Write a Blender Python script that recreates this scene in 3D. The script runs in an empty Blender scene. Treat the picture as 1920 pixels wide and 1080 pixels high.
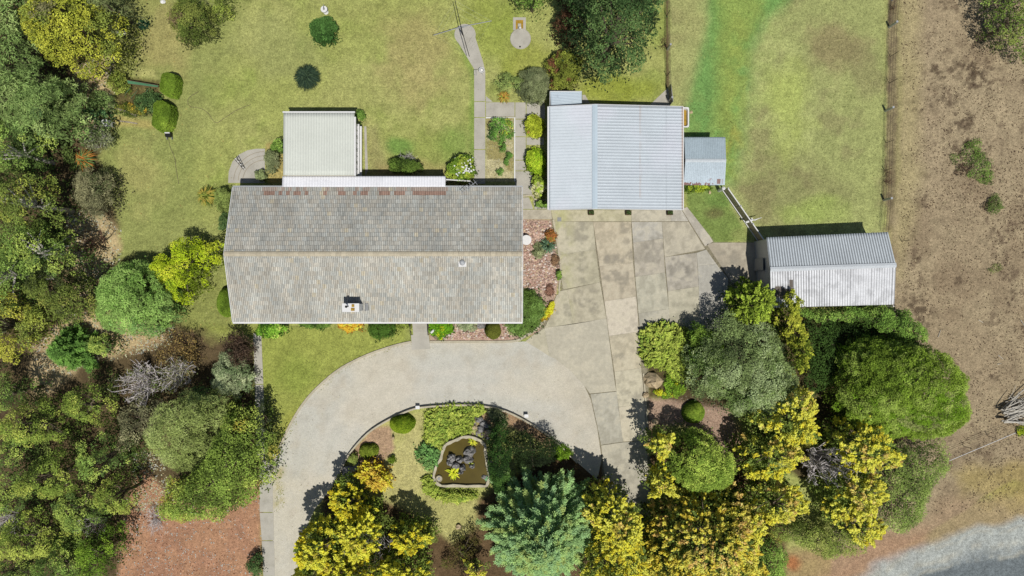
import bpy, math, random
import numpy as np
from mathutils import Vector
random.seed(7)
rng = np.random.default_rng(7)
sc = bpy.context.scene
col = sc.collection
R = math.radians

# ------------------------------------------------------------------ camera, sky, sun
HC = 53.333          # camera height (m)
S = 0.04             # metres per surveyed plan unit
cam_d = bpy.data.cameras.new('camera'); cam = bpy.data.objects.new('camera', cam_d); col.objects.link(cam)
cam.location = (0, 0, HC); cam.rotation_euler = (0, 0, 0)
cam_d.sensor_width = 36; cam_d.lens = 25.0; cam_d.clip_end = 2000; cam_d.clip_start = 0.5
sc.camera = cam
sdir = Vector((-11, 24, -67)).normalized()
w = bpy.data.worlds.new('World'); sc.world = w; w.use_nodes = True
nt = w.node_tree; bg = nt.nodes['Background']
sky = nt.nodes.new('ShaderNodeTexSky'); sky.sky_type = 'NISHITA'; sky.sun_disc = False
sky.sun_elevation = R(68.5); sky.sun_rotation = R(155.4)
nt.links.new(sky.outputs['Color'], bg.inputs['Color']); bg.inputs['Strength'].default_value = 0.05
sun_d = bpy.data.lights.new('sun', 'SUN'); sun_d.energy = 3.6; sun_d.angle = R(0.5); sun_d.color = (1, 0.96, 0.9)
sun = bpy.data.objects.new('sun', sun_d); col.objects.link(sun); sun.location = (11, -24, 67)
sun.rotation_euler = sdir.to_track_quat('-Z', 'Y').to_euler()
sc.view_settings.view_transform = 'Standard'; sc.view_settings.look = 'None'
sc.view_settings.exposure = 0.0; sc.view_settings.gamma = 1.0
sc.cycles.max_bounces = 5; sc.cycles.diffuse_bounces = 2; sc.cycles.transparent_max_bounces = 4

# ------------------------------------------------------------------ helpers
KG = 1.22            # sunlit brightness of a level white surface
KL = 0.60            # same for leaves, which face every way
def W(px, py, h=0.0):
    k = S * (1 - h / HC)
    return ((px - 960) * k, (540 - py) * k, h)
def lin(c):
    c = np.asarray(c, float) / 255.0
    return np.where(c <= 0.04045, c / 12.92, ((c + 0.055) / 1.055) ** 2.4)
def A(c, k=KG): return tuple(np.minimum(lin(c) / k, 0.9))

_lat = {}
def vn(x, y, scale, seed=0):
    if seed not in _lat: _lat[seed] = np.random.default_rng(1000 + seed).random((256, 256))
    L = _lat[seed]; u = x / scale + 1000.3; v = y / scale + 1000.7
    i = np.floor(u).astype(int); j = np.floor(v).astype(int); fu = u - i; fv = v - j
    fu = fu * fu * (3 - 2 * fu); fv = fv * fv * (3 - 2 * fv)
    a = L[i % 256, j % 256]; b = L[(i + 1) % 256, j % 256]; c = L[i % 256, (j + 1) % 256]; d = L[(i + 1) % 256, (j + 1) % 256]
    return (a * (1 - fu) + b * fu) * (1 - fv) + (c * (1 - fu) + d * fu) * fv
def fbm(x, y, scale, seed=0, o=4):
    s = 0; a = 1; t = 0
    for k in range(o):
        s = s + a * vn(x, y, scale / 2 ** k, seed * 7 + k); t += a; a *= 0.55
    return s / t
def sdist(px, py, poly):
    """signed distance to polygon, positive inside"""
    P = np.asarray(poly, float); d2 = np.full(px.shape, 1e18); ins = np.zeros(px.shape, bool)
    for k in range(len(P)):
        ax, ay = P[k]; bx, by = P[(k + 1) % len(P)]
        ex, ey = bx - ax, by - ay
        t = np.clip(((px - ax) * ex + (py - ay) * ey) / (ex * ex + ey * ey + 1e-12), 0, 1)
        d2 = np.minimum(d2, (px - ax - t * ex) ** 2 + (py - ay - t * ey) ** 2)
        if ay != by:
            c = ((ay > py) != (by > py)) & (px < (bx - ax) * (py - ay) / (by - ay) + ax)
            ins ^= c
    d = np.sqrt(d2); return np.where(ins, d, -d)
def sstep(x, a, b):
    t = np.clip((x - a) / (b - a), 0, 1); return t * t * (3 - 2 * t)

def material(name, color=None, rough=0.85, spec=0.2, n1=(40, 0.15), n2=(2, 0.1), bump=0.0, bscale=30, metallic=0.0, transl=0.0, stain=None):
    m = bpy.data.materials.new(name); m.use_nodes = True; t = m.node_tree; b = t.nodes['Principled BSDF']
    N = t.nodes.new; Lk = t.links.new
    b.inputs['Roughness'].default_value = rough; b.inputs['Specular IOR Level'].default_value = spec
    b.inputs['Metallic'].default_value = metallic
    if color is None:
        a = N('ShaderNodeAttribute'); a.attribute_name = 'tint'; src = a.outputs['Color']
    else:
        a = N('ShaderNodeRGB'); a.outputs[0].default_value = (*color, 1); src = a.outputs[0]
    g = N('ShaderNodeNewGeometry')
    for (scale, amp) in (n1, n2):
        if amp <= 0: continue
        no = N('ShaderNodeTexNoise'); no.inputs['Scale'].default_value = scale; no.inputs['Detail'].default_value = 3
        Lk(g.outputs['Position'], no.inputs['Vector'])
        mr = N('ShaderNodeMapRange'); mr.inputs[1].default_value = 0.3; mr.inputs[2].default_value = 0.7
        mr.inputs[3].default_value = 1 - amp; mr.inputs[4].default_value = 1 + amp; Lk(no.outputs['Fac'], mr.inputs[0])
        vm = N('ShaderNodeVectorMath'); vm.operation = 'SCALE'; Lk(src, vm.inputs[0]); Lk(mr.outputs[0], vm.inputs['Scale']); src = vm.outputs[0]
    if stain:
        (scale, lo, hi, c, f) = stain
        no = N('ShaderNodeTexNoise'); no.inputs['Scale'].default_value = scale; no.inputs['Detail'].default_value = 9; no.inputs['Roughness'].default_value = 0.7
        Lk(g.outputs['Position'], no.inputs['Vector'])
        mr = N('ShaderNodeMapRange'); mr.inputs[1].default_value = lo; mr.inputs[2].default_value = hi
        mr.inputs[3].default_value = 0; mr.inputs[4].default_value = f; Lk(no.outputs['Fac'], mr.inputs[0])
        mx = N('ShaderNodeMix'); mx.data_type = 'RGBA'; Lk(mr.outputs[0], mx.inputs[0]); Lk(src, mx.inputs[6]); mx.inputs[7].default_value = (*c, 1); src = mx.outputs[2]
    Lk(src, b.inputs['Base Color'])
    if bump > 0:
        no = N('ShaderNodeTexNoise'); no.inputs['Scale'].default_value = bscale; no.inputs['Detail'].default_value = 4
        Lk(g.outputs['Position'], no.inputs['Vector'])
        bp = N('ShaderNodeBump'); bp.inputs['Strength'].default_value = 1; bp.inputs['Distance'].default_value = bump
        Lk(no.outputs['Fac'], bp.inputs['Height']); Lk(bp.outputs[0], b.inputs['Normal'])
    if transl > 0:
        tr = N('ShaderNodeBsdfTranslucent'); Lk(src, tr.inputs[0]); mx = N('ShaderNodeMixShader'); mx.inputs[0].default_value = transl
        out = t.nodes['Material Output']; Lk(b.outputs[0], mx.inputs[1]); Lk(tr.outputs[0], mx.inputs[2]); Lk(mx.outputs[0], out.inputs[0])
    return m

ORI = {}
def tag(o, label=None, cat=None, group=None, kind=None):
    if label: o['label'] = label
    if cat: o['category'] = cat
    if group: o['group'] = group
    if kind: o['kind'] = kind
    return o
def thing(name, label, cat, loc, group=None):
    o = bpy.data.objects.new(name, None); col.objects.link(o); o.location = loc; o.empty_display_size = 0.2
    ORI[o.name] = np.array(loc, float); return tag(o, label, cat, group)
def build(name, V, F, mat, parent=None, tint=None, smooth=False, ftint=None):
    """F is an (n,4) array or a list of index lists; V in world metres"""
    V = np.asarray(V, float)
    if parent is not None: o0 = ORI[parent.name]
    else: o0 = np.array([(V[:, 0].min() + V[:, 0].max()) / 2, (V[:, 1].min() + V[:, 1].max()) / 2, V[:, 2].min()])
    me = bpy.data.meshes.new(name); Vl = (V - o0).astype(np.float32)
    if isinstance(F, np.ndarray):
        n, k = F.shape
        me.vertices.add(len(Vl)); me.vertices.foreach_set('co', Vl.ravel())
        me.loops.add(n * k); me.loops.foreach_set('vertex_index', F.astype(np.int32).ravel())
        me.polygons.add(n); me.polygons.foreach_set('loop_start', np.arange(0, n * k, k, dtype=np.int32))
        me.polygons.foreach_set('loop_total', np.full(n, k, dtype=np.int32))
        me.update(calc_edges=True)
    else:
        me.from_pydata([tuple(v) for v in Vl], [], [tuple(f) for f in F])
    if ftint is not None:
        a = me.attributes.new('tint', 'FLOAT_COLOR', 'FACE'); c = np.ones((len(ftint), 4), np.float32); c[:, :3] = ftint
        a.data.foreach_set('color', c.ravel())
    if tint is not None:
        a = me.attributes.new('tint', 'FLOAT_COLOR', 'POINT'); c = np.ones((len(tint), 4), np.float32); c[:, :3] = tint
        a.data.foreach_set('color', c.ravel())
    if smooth: me.polygons.foreach_set('use_smooth', np.ones(len(me.polygons), bool))
    me.materials.append(mat)
    o = bpy.data.objects.new(name, me); col.objects.link(o)
    if parent is not None:
        o.parent = parent; ORI[o.name] = ORI[parent.name]
    else:
        o.location = o0; ORI[o.name] = o0
    return o

class MB:
    def __init__(s): s.V = []; s.F = []; s.T = []; s.c = None
    def add(s, V, F):
        b = len(s.V); s.V += [tuple(v) for v in V]; s.F += [tuple(i + b for i in f) for f in F]
        if s.c is not None: s.T += [s.c] * len(F)
        return s
    def box(s, x0, x1, y0, y1, z0, z1):
        V = [(x0, y0, z0), (x1, y0, z0), (x1, y1, z0), (x0, y1, z0), (x0, y0, z1), (x1, y0, z1), (x1, y1, z1), (x0, y1, z1)]
        return s.add(V, [(0, 3, 2, 1), (4, 5, 6, 7), (0, 1, 5, 4), (1, 2, 6, 5), (2, 3, 7, 6), (3, 0, 4, 7)])
    def bar(s, p, q, wd, ht):
        """upright-sided beam from p to q (bottom centre line)"""
        p = Vector(p); q = Vector(q); d = q - p; d.z = 0; d.normalize(); n = Vector((-d.y, d.x, 0)) * wd / 2; u = Vector((0, 0, ht))
        V = [p - n, q - n, q + n, p + n, p - n + u, q - n + u, q + n + u, p + n + u]
        return s.add(V, [(0, 3, 2, 1), (4, 5, 6, 7), (0, 1, 5, 4), (1, 2, 6, 5), (2, 3, 7, 6), (3, 0, 4, 7)])
    def tube(s, p, q, r0, r1=None, n=6):
        r1 = r0 if r1 is None else r1
        p = Vector(p); q = Vector(q); d = (q - p).normalized(); a = d.orthogonal().normalized(); b = d.cross(a)
        V = []; F = []
        for (c, r) in ((p, r0), (q, r1)):
            for k in range(n):
                t = 2 * math.pi * k / n; V.append(c + (a * math.cos(t) + b * math.sin(t)) * r)
        for k in range(n): F.append((k, (k + 1) % n, n + (k + 1) % n, n + k))
        F.append(tuple(range(n))[::-1]); F.append(tuple(range(n, 2 * n)))
        return s.add(V, F)
    def line(s, pts, r0, r1=None, n=5):
        r1 = r0 if r1 is None else r1; m = len(pts) - 1
        for k in range(m): s.tube(pts[k], pts[k + 1], r0 + (r1 - r0) * k / m, r0 + (r1 - r0) * (k + 1) / m, n)
        return s
    def prism(s, poly, z0, z1):
        a = sum(poly[k][0] * poly[(k + 1) % len(poly)][1] - poly[(k + 1) % len(poly)][0] * poly[k][1] for k in range(len(poly)))
        if a < 0: poly = poly[::-1]
        n = len(poly); V = [(p[0], p[1], z0) for p in poly] + [(p[0], p[1], z1) for p in poly]
        F = [tuple(range(n))[::-1], tuple(range(n, 2 * n))] + [(k, (k + 1) % n, n + (k + 1) % n, n + k) for k in range(n)]
        return s.add(V, F)
    def lathe(s, c, prof, n=20):
        V = []; F = []
        for (r, z) in prof:
            for k in range(n):
                t = 2 * math.pi * k / n; V.append((c[0] + r * math.cos(t), c[1] + r * math.sin(t), c[2] + z))
        m = len(prof)
        for i in range(m - 1):
            for k in range(n): F.append((i * n + k, i * n + (k + 1) % n, (i + 1) * n + (k + 1) % n, (i + 1) * n + k))
        F.append(tuple(range(n))[::-1]); F.append(tuple(range((m - 1) * n, m * n)))
        return s.add(V, F)
    def rock(s, c, r, seed, rough=0.25, n=9, m=6):
        rr = random.Random(seed); V = []; F = []
        for i in range(m + 1):
            ph = math.pi * i / m
            for k in range(n):
                t = 2 * math.pi * k / n; q = 1 + (rr.random() - 0.5) * 2 * rough * (0.3 if i in (0, m) else 1)
                V.append((c[0] + r[0] * q * math.sin(ph) * math.cos(t), c[1] + r[1] * q * math.sin(ph) * math.sin(t), c[2] + r[2] * q * math.cos(ph)))
        for i in range(m):
            for k in range(n): F.append((i * n + k, (i + 1) * n + k, (i + 1) * n + (k + 1) % n, i * n + (k + 1) % n))
        return s.add(V, F)
    def make(s, name, mat, parent=None, smooth=False):
        return build(name, s.V, s.F, mat, parent, smooth=smooth, ftint=(np.array(s.T) if s.T else None))

# ------------------------------------------------------------------ materials
M = {}
M['ground'] = material('ground_cover', None, 0.95, 0.05, (6, 0.22), (15, 0.36), bump=0.03, bscale=22)
M['gravel'] = material('fine_gravel', None, 0.95, 0.05, (14, 0.13), (4, 0.05), bump=0.01, bscale=45)
M['concrete'] = material('weathered_concrete', None, 0.9, 0.1, (17, 0.08), (4, 0.07), bump=0.003, bscale=30)
M['path'] = material('path_concrete', A((192, 188, 176)), 0.9, 0.1, (20, 0.06), (1.4, 0.08), stain=(0.9, 0.52, 0.75, A((140, 136, 120)), 0.5))
M['kerb'] = material('kerb_concrete', A((196, 188, 165)), 0.9, 0.1, (14, 0.12), (2, 0.12))
M['leaf'] = material('foliage', None, 0.8, 0.08, (3, 0.0), (1.3, 0.08), transl=0.22)
M['bark'] = material('bark', A((120, 108, 92)), 0.9, 0.1, (14, 0.25), (3, 0.1), bump=0.01, bscale=25)
M['palebark'] = material('pale_bark', A((205, 200, 188)), 0.8, 0.15, (10, 0.2), (3, 0.1))
M['twig'] = material('grey_twigs', A((205, 198, 196), .95), 0.9, 0.1, (14, 0.2), (3, 0.1))
M['brown'] = material('brown_twigs', A((112, 84, 70)), 0.9, 0.1, (14, 0.2), (3, 0.1))
M['tile'] = material('concrete_roof_tile', None, 0.9, 0.12, (9, 0.10), (0.8, 0.06))
M['metal'] = material('painted_metal_sheet', None, 0.5, 0.25, (6, 0.03), (0.7, 0.04))
M['oldmetal'] = material('weathered_metal_sheet', None, 0.6, 0.2, (9, 0.10), (1.0, 0.06))
M['white'] = material('white_paint', A((238, 238, 236)), 0.5, 0.3, (8, 0.04), (1, 0.03))
M['grey'] = material('grey_paint', A((150, 152, 152)), 0.6, 0.3, (8, 0.08), (1, 0.05))
M['galv'] = material('galvanised_steel', A((185, 188, 190)), 0.4, 0.5, (12, 0.08), (1, 0.05), metallic=0.2)
M['black'] = material('black_metal', (0.012, 0.012, 0.014), 0.5, 0.3, (8, 0.05), (1, 0.05))
M['brick'] = material('brick_wall', A((150, 110, 90)), 0.9, 0.1, (6, 0.15), (1, 0.08))
M['wallpaint'] = material('painted_wall', A((205, 198, 180)), 0.8, 0.15, (8, 0.05), (1, 0.05))
M['terracotta'] = material('terracotta_band', A((190, 125, 95)), 0.9, 0.1, (10, 0.1), (2, 0.1))
M['wood'] = material('weathered_timber', A((165, 155, 135)), 0.9, 0.1, (16, 0.2), (3, 0.1))
M['darkwood'] = material('brown_timber', A((105, 82, 66)), 0.9, 0.1, (16, 0.2), (3, 0.1))
M['net'] = material('green_netting', A((90, 140, 105)), 0.8, 0.1, (10, 0.1), (3, 0.1))
M['rock'] = material('grey_rock', A((150, 148, 146)), 0.9, 0.15, (7, 0.3), (2, 0.15), bump=0.03, bscale=8)
M['tanrock'] = material('tan_rock', A((205, 185, 150)), 0.9, 0.15, (7, 0.15), (2, 0.12), bump=0.02, bscale=8)
M['stone'] = material('garden_stones', None, 0.9, 0.15, (14, 0.12), (2, 0.08))
M['red'] = material('red_rust', A((150, 85, 55)), 0.9, 0.1, (10, 0.2), (2, 0.1))
M['yellow'] = material('yellow_ochre', A((176, 142, 56)), 0.9, 0.1, (10, 0.25), (2, 0.1))
gl = material('window_glass', (0.03, 0.035, 0.045), 0.08, 0.6, (8, 0.05), (1, 0.05)); M['glass'] = gl
wt = material('pond_water', A((92, 80, 26)), 0.12, 0.4, (1.5, 0.1), (0.6, 0.12)); M['water'] = wt
LEAF = M['leaf']

# ------------------------------------------------------------------ ground
def ground_colour(X, Y):
    px = X / S + 960; py = 540 - Y / S
    n1 = fbm(X, Y, 7, 1); n2 = fbm(X, Y, 2.4, 2); n3 = fbm(X, Y, 0.7, 3, 3); wob = (fbm(X, Y, 1.6, 5) - 0.5)
    C = np.zeros((len(X), 3))
    def setc(c, m):
        m = np.clip(m, 0, 1)[:, None]; C[:] = C * (1 - m) + np.array(lin(c)) * m
    def zone(c, poly, soft=12, wa=30, k=1.0, extra=None):
        d = sdist(px, py, poly) + wob * wa * 2
        m = sstep(d, -soft, soft) * k
        if extra is not None: m = m * extra
        setc(c, m)
    def spot(c, cx, cy, rx, ry, k=1.0, extra=None):
        d = 1 - np.sqrt(((px - cx) / rx) ** 2 + ((py - cy) / ry) ** 2) + wob * 0.9
        m = sstep(d, 0, 0.7) * k
        if extra is not None: m = m * extra
        setc(c, m)
    t = lambda n, a=0.35, b=0.65: sstep(n, a, b)
    setc((166, 168, 98), np.ones(len(X)))
    setc((178, 174, 112), t(n1) * 0.6)
    setc((146, 158, 80), t(n2, 0.5, 0.75) * 0.55)
    setc((134, 136, 78), t(n3, 0.5, 0.8) * 0.35)
    # duller, leaf-strewn west lawn
    zone((146, 150, 90), [(150, -300), (470, -300), (430, 120), (360, 330), (440, 470), (430, 640), (150, 640)], 50, 50, 0.75)
    zone((150, 148, 86), [(180, -300), (330, -300), (330, 130), (190, 190)], 40, 40, 0.6)
    spot((180, 168, 112), 300, 80, 80, 90, 0.6); spot((176, 166, 108), 260, 330, 60, 90, 0.5); spot((178, 164, 112), 780, 100, 90, 130, 0.6); spot((172, 164, 104), 760, 30, 120, 60, 0.4)
    spot((160, 158, 108), 520, 90, 110, 80, 0.4)
    spot((112, 146, 72), 745, 272, 40, 26, 0.8); spot((122, 150, 72), 860, 275, 45, 60, 0.6)
    zone((112, 150, 66), [(846, 60), (858, 60), (890, 135), (890, 335), (880, 335), (882, 135)], 5, 4, 0.5)
    spot((156, 158, 62), 1000, 120, 80, 60, 0.5); spot((152, 158, 58), 1150, 165, 110, 45, 0.7)
    spot((150, 160, 66), 920, 60, 80, 90, 0.5)
    zone((158, 150, 104), [(683, 230), (712, 230), (740, 330), (683, 332)], 12, 14, 0.65)
    zone((176, 160, 108), [(700, 300), (900, 310), (890, 345), (700, 345)], 10, 14, 0.5)
    # lawn in front of the house
    zone((158, 162, 82), [(330, 610), (760, 610), (760, 650), (520, 850), (490, 850), (490, 640)], 8, 6, 0.85)
    spot((170, 164, 78), 560, 800, 50, 60, 0.5); spot((120, 140, 56), 560, 700, 60, 50, 0.35)
    zone((140, 142, 78), [(330, 520), (420, 520), (470, 640), (470, 690), (330, 640)], 20, 20, 0.6)
    # paddock between the wire fences
    pad = [(1256, -400), (1672, -400), (1672, 60), (1660, 440), (1420, 470), (1300, 400), (1256, 250)]
    zone((164, 166, 108), pad, 4, 4, 1.0)
    zone((178, 180, 118), pad, 4, 4, 1.0, t(n1, 0.4, 0.7) * 0.7)
    zone((148, 140, 100), pad, 4, 4, 1.0, t(n2, 0.5, 0.72) * 0.6)
    zone((128, 120, 86), [(1480, 280), (1540, 300), (1600, 340), (1560, 420), (1400, 400), (1370, 350)], 30, 40, 0.45)
    spot((150, 136, 100), 1560, 90, 80, 80, 0.7); spot((142, 132, 96), 1620, 130, 40, 70, 0.5)
    spot((176, 186, 96), 1480, 190, 60, 130, 0.5); spot((170, 190, 96), 1530, 400, 80, 40, 0.5)
    zone((118, 156, 86), [(1340, -400), (1520, -400), (1480, 0), (1440, 40), (1410, 100), (1400, 200), (1395, 290), (1370, 340), (1300, 345), (1284, 250), (1290, 170), (1310, 100), (1330, 0)], 20, 18, 0.95); spot((164, 166, 86), 1385, 150, 34, 150, .45, t(n3, .3, .6)); spot((176, 160, 84), 1375, 275, 22, 60, .5, t(n3, .3, .6)); zone((148, 160, 92), [(1300, 0), (1480, 0), (1420, 340), (1290, 340)], 20, 30, .3, t(fbm(X, Y, 1.0, 45, 4), .5, .62))
    zone((156, 164, 84), [(1370, -300), (1440, -300), (1430, 20), (1385, 110), (1375, 330), (1345, 330), (1340, 120)], 18, 14, 0.55)
    spot((168, 160, 80), 1380, 280, 22, 60, 0.6, t(n3)); spot((116, 150, 86), 1315, 140, 50, 120, 0.35)
    zone((172, 168, 112), [(1258, -300), (1325, -300), (1322, 60), (1290, 190), (1258, 190)], 10, 10, 0.6)
    zone((124, 142, 76), [(1285, 350), (1352, 352), (1408, 450), (1330, 456), (1290, 400)], 4, 3, 0.9)
    spot((110, 100, 70), 1340, 400, 26, 16, 0.7); spot((104, 140, 70), 1350, 375, 40, 22, 0.4); spot((156, 158, 98), 1390, 440, 30, 20, 0.6)
    # dry paddock to the east
    dry = [(1672, -400), (2600, -400), (2600, 1010), (1900, 900), (1740, 1000), (1560, 1100), (1560, 620), (1672, 600), (1660, 440)]
    zone((168, 151, 122), dry, 4, 6, 1.0)
    zone((180, 164, 132), dry, 4, 6, 1.0, t(n1, 0.35, 0.6) * 0.7)
    zone((142, 124, 100), dry, 4, 6, 1.0, t(n2, 0.5, 0.72) * 0.55)
    zone((104, 88, 72), dry, 4, 6, 1.0, t(fbm(X, Y, .55, 11, 3), 0.62, 0.72) * 0.7 * t(n1, 0.35, 0.6))
    zone((182, 170, 124), [(1680, -400), (1730, -400), (1725, 350), (1690, 520), (1668, 430), (1678, 150)], 20, 14, 0.7)
    zone((156, 152, 96), [(1660, -400), (1690, -400), (1690, 300), (1670, 460), (1655, 440)], 8, 8, 0.5)
    zone((118, 102, 86), [(1672, -100), (1682, -100), (1680, 420), (1662, 430)], 5, 8, 0.5)
    for (cx, cy, rx, ry) in ((1790, 225, 26, 24), (1765, 135, 34, 18), (1830, 140, 40, 26), (1780, 180, 30, 20), (1730, 200, 24, 14), (1820, 280, 34, 26), (1835, 75, 30, 20), (1860, 700, 30, 12), (1795, 525, 14, 9), (1770, 10, 14, 8), (1720, 590, 34, 40)):
        spot((78, 64, 52), cx, cy, rx * 1.5, ry * 1.5, 0.75, t(fbm(X, Y, .34, 33, 3), 0.5, 0.66))
    zone((92, 78, 64), [(1670, -200), (1675, -200), (1667, 210), (1656, 436), (1652, 436), (1662, 210)], 2, 2, .75, t(n3, .3, .6)); zone((112, 98, 80), [(1674, -200), (1690, -200), (1684, 210), (1672, 436), (1660, 436), (1667, 210)], 6, 8, .45, t(fbm(X, Y, .5, 46, 3), .45, .6))
    # verge and road to the south-east
    zone((176, 152, 122), [(1500, 1120), (1620, 1035), (1740, 960), (1790, 930), (2600, 800), (2600, 1400), (1500, 1400)], 20, 20, 0.8)
    zone((176, 158, 92), [(1790, 885), (1830, 870), (1940, 860), (1940, 950), (1850, 945), (1800, 930)], 20, 20, 0.55)
    zone((184, 146, 118), [(1470, 1030), (1560, 1030), (1740, 990), (1740, 1040), (1600, 1100), (1470, 1100)], 14, 14, 0.6)
    spot((176, 110, 70), 1485, 1055, 24, 22, 0.8)
    rd = [(1590, 1100), (1650, 1055), (1720, 1025), (1800, 995), (1940, 972), (2600, 930), (2600, 1700), (1500, 1700)]
    zone((176, 178, 178), rd, 12, 12, 0.92)
    dr = sdist(px, py, [(1600, 1130), (1720, 1060), (1850, 1026), (2600, 970), (2600, 1800), (1600, 1800)])
    setc((146, 150, 154), sstep(dr + wob * 40, -10, 24)); setc((118, 123, 128), sstep(dr + wob * 30 - 12, -6, 14))
    for (off, wd) in ((0, 5), (-26, 4), (16, 4)):
        setc((188, 182, 170), np.exp(-((dr - off + wob * 26) / wd) ** 2) * 0.6 * t(n3, .3, .6))
    # woodland floor to the west, leaf litter and mulch
    wood = [(-400, -400), (130, -400), (190, 120), (140, 190), (200, 240), (190, 330), (220, 420), (180, 480), (250, 480), (330, 600), (420, 640), (470, 640), (485, 860), (485, 1400), (-400, 1400)]
    zone((98, 82, 62), wood, 14, 22, 0.95)
    zone((66, 54, 42), wood, 14, 22, 1, t(n2, 0.5, 0.7) * 0.7)
    for q in ([(130, 400), (175, 390), (215, 430), (230, 470), (180, 540), (160, 560), (130, 560), (120, 480)],
              [(60, 650), (130, 590), (185, 580), (290, 600), (320, 640), (250, 660), (150, 680), (100, 740), (60, 740)],
              [(140, 130), (210, 90), (215, 170), (190, 260), (140, 250)]):
        zone((208, 186, 142), q, 10, 16, 0.9); zone((164, 132, 98), q, 10, 16, 1, t(n3, 0.5, 0.7) * 0.5)
    zone((192, 148, 116), [(215, 1120), (225, 1000), (240, 930), (270, 880), (330, 940), (420, 960), (490, 900), (492, 1120)], 7, 8, 0.95)
    zone((172, 130, 106), [(215, 1120), (225, 1000), (240, 930), (270, 880), (330, 940), (420, 960), (490, 900), (492, 1120)], 7, 8, 1, t(n2, 0.5, 0.7) * 0.6)
    # island inside the loop and beds to the south
    zone((104, 82, 62), [(560, 1300), (610, 900), (900, 930), (1060, 840), (1215, 800), (1400, 850), (1475, 960), (1465, 1400), (560, 1400)], 8, 10, 0.95)
    zone((188, 182, 118), [(640, 900), (700, 800), (780, 765), (800, 770), (790, 830), (800, 930), (900, 930), (890, 990), (850, 1020), (770, 960), (690, 930)], 8, 8, 0.95)
    zone((206, 196, 136), [(780, 775), (798, 775), (790, 830), (800, 900), (760, 940), (720, 900), (750, 830)], 14, 12, 0.6)
    zone((188, 156, 130), [(655, 850), (700, 805), (735, 800), (738, 840), (715, 870), (670, 880)], 4, 5, 0.9)
    zone((176, 144, 116), [(945, 765), (1010, 795), (1080, 850), (1050, 850), (960, 800), (900, 800), (885, 775)], 5, 6, 0.9)
    zone((180, 152, 134), [(1212, 745), (1300, 740), (1370, 760), (1400, 850), (1380, 880), (1300, 800), (1212, 800)], 8, 8, 0.95)
    zone((176, 146, 108), [(1385, 780), (1410, 860), (1400, 880), (1370, 840)], 6, 6, 0.6)
    zone((90, 78, 56), [(1200, 610), (1340, 570), (1500, 580), (1720, 620), (1720, 820), (1500, 900), (1380, 770), (1215, 745)], 6, 6, 0.95)
    zone((196, 168, 150), [(977, 408), (1037, 412), (1052, 500), (1042, 560), (1010, 625), (960, 640), (805, 642), (805, 600), (977, 600)], 3, 3, 0.97)
    zone((200, 190, 150), [(911, 220), (965, 220), (965, 340), (911, 340)], 2, 2, 0.95)
    zone((160, 150, 92), [(911, 215), (965, 215), (965, 340), (911, 340)], 2, 2, 1, t(n3, 0.45, 0.6) * 0.8)
    zone((186, 168, 106), [(500, 270), (540, 262), (540, 345), (500, 345)], 4, 4, 0.8)
    zone((190, 184, 120), [(250, 128), (290, 128), (300, 150), (250, 145)], 5, 6, 0.7); zone((196, 180, 112), [(190, 210), (280, 225), (290, 240), (200, 235)], 6, 6, 0.7)
    zone((98, 82, 56), [(215, 140), (300, 150), (295, 215), (250, 222), (215, 195)], 6, 6, 0.8)
    # the trodden strip under the first fence
    zone((104, 84, 66), [(1246, -300), (1253, -300), (1254, 165), (1249, 165)], 2, 2, 0.9)
    zone((150, 142, 120), [(1030, 394), (1290, 394), (1340, 455), (1440, 455), (1440, 560), (1372, 545), (1365, 620), (1213, 620), (1222, 1000), (1150, 1000), (1125, 860), (1100, 740), (1000, 640), (1050, 545)], 1, 0)
    gm = np.clip((C[:, 1] / C[:, 0] - .86) / .12, 0, 1); C[:, 1] *= 1 + .045 * gm; C[:, 0] *= 1 - .01 * gm; C *= (1 + .07 * gm)[:, None]; C *= (1 + .30 * (fbm(X, Y, .55, 44, 3) - .5))[:, None]
    C *= (0.97 + 0.30 * (vn(X, Y, 0.21, 40) - 0.5))[:, None]
    return np.clip(C / KG, 0.004, 0.85)

def classes(px, py):
    c = np.zeros(len(px), int)
    def put(k, poly): c[sdist(px, py, poly) > 0] = k
    put(1, [(1252, -400), (1675, -400), (1665, 430), (1420, 450), (1300, 400), (1256, 250)])
    put(2, [(1675, -400), (2600, -400), (2600, 1400), (1560, 1400), (1560, 620), (1672, 600), (1665, 430)])
    put(3, [(-400, -400), (130, -400), (190, 120), (140, 190), (200, 240), (190, 330), (220, 420), (180, 480), (250, 480), (330, 600), (420, 640), (470, 640), (490, 860), (490, 1400), (-400, 1400)])
    put(4, [(977, 408), (1037, 412), (1052, 500), (1042, 560), (1010, 625), (960, 640), (805, 642), (805, 600), (977, 600)])
    put(5, [(560, 1400), (620, 915), (660, 845), (690, 808), (730, 782), (770, 764), (880, 759), (1000, 797), (1070, 852), (1215, 960), (1212, 740), (1200, 610), (1340, 570), (1500, 580), (1720, 620), (1560, 1000), (1560, 1400)])
    put(6, [(1590, 1100), (1650, 1055), (1720, 1025), (1800, 995), (1940, 972), (2600, 930), (2600, 1700), (1500, 1700)])
    return c
names = ['lawn', 'paddock', 'dry_paddock', 'woodland_floor', 'rock_garden_bed', 'garden_bed', 'road']
gx = np.arange(-50, 50.01, 0.13); gy = np.arange(-32, 32.01, 0.13)
GX, GY = np.meshgrid(gx, gy); nx, ny = len(gx), len(gy)
gv = np.stack([GX.ravel(), GY.ravel(), np.zeros(nx * ny)], 1)
gc = ground_colour(gv[:, 0], gv[:, 1])
ii = (np.arange(ny - 1)[:, None] * nx + np.arange(nx - 1)[None, :]).ravel()
gf = np.stack([ii, ii + 1, ii + nx + 1, ii + nx], 1)
fc = classes(gv[gf, 0].mean(1) / S + 960, 540 - gv[gf, 1].mean(1) / S)
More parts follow.
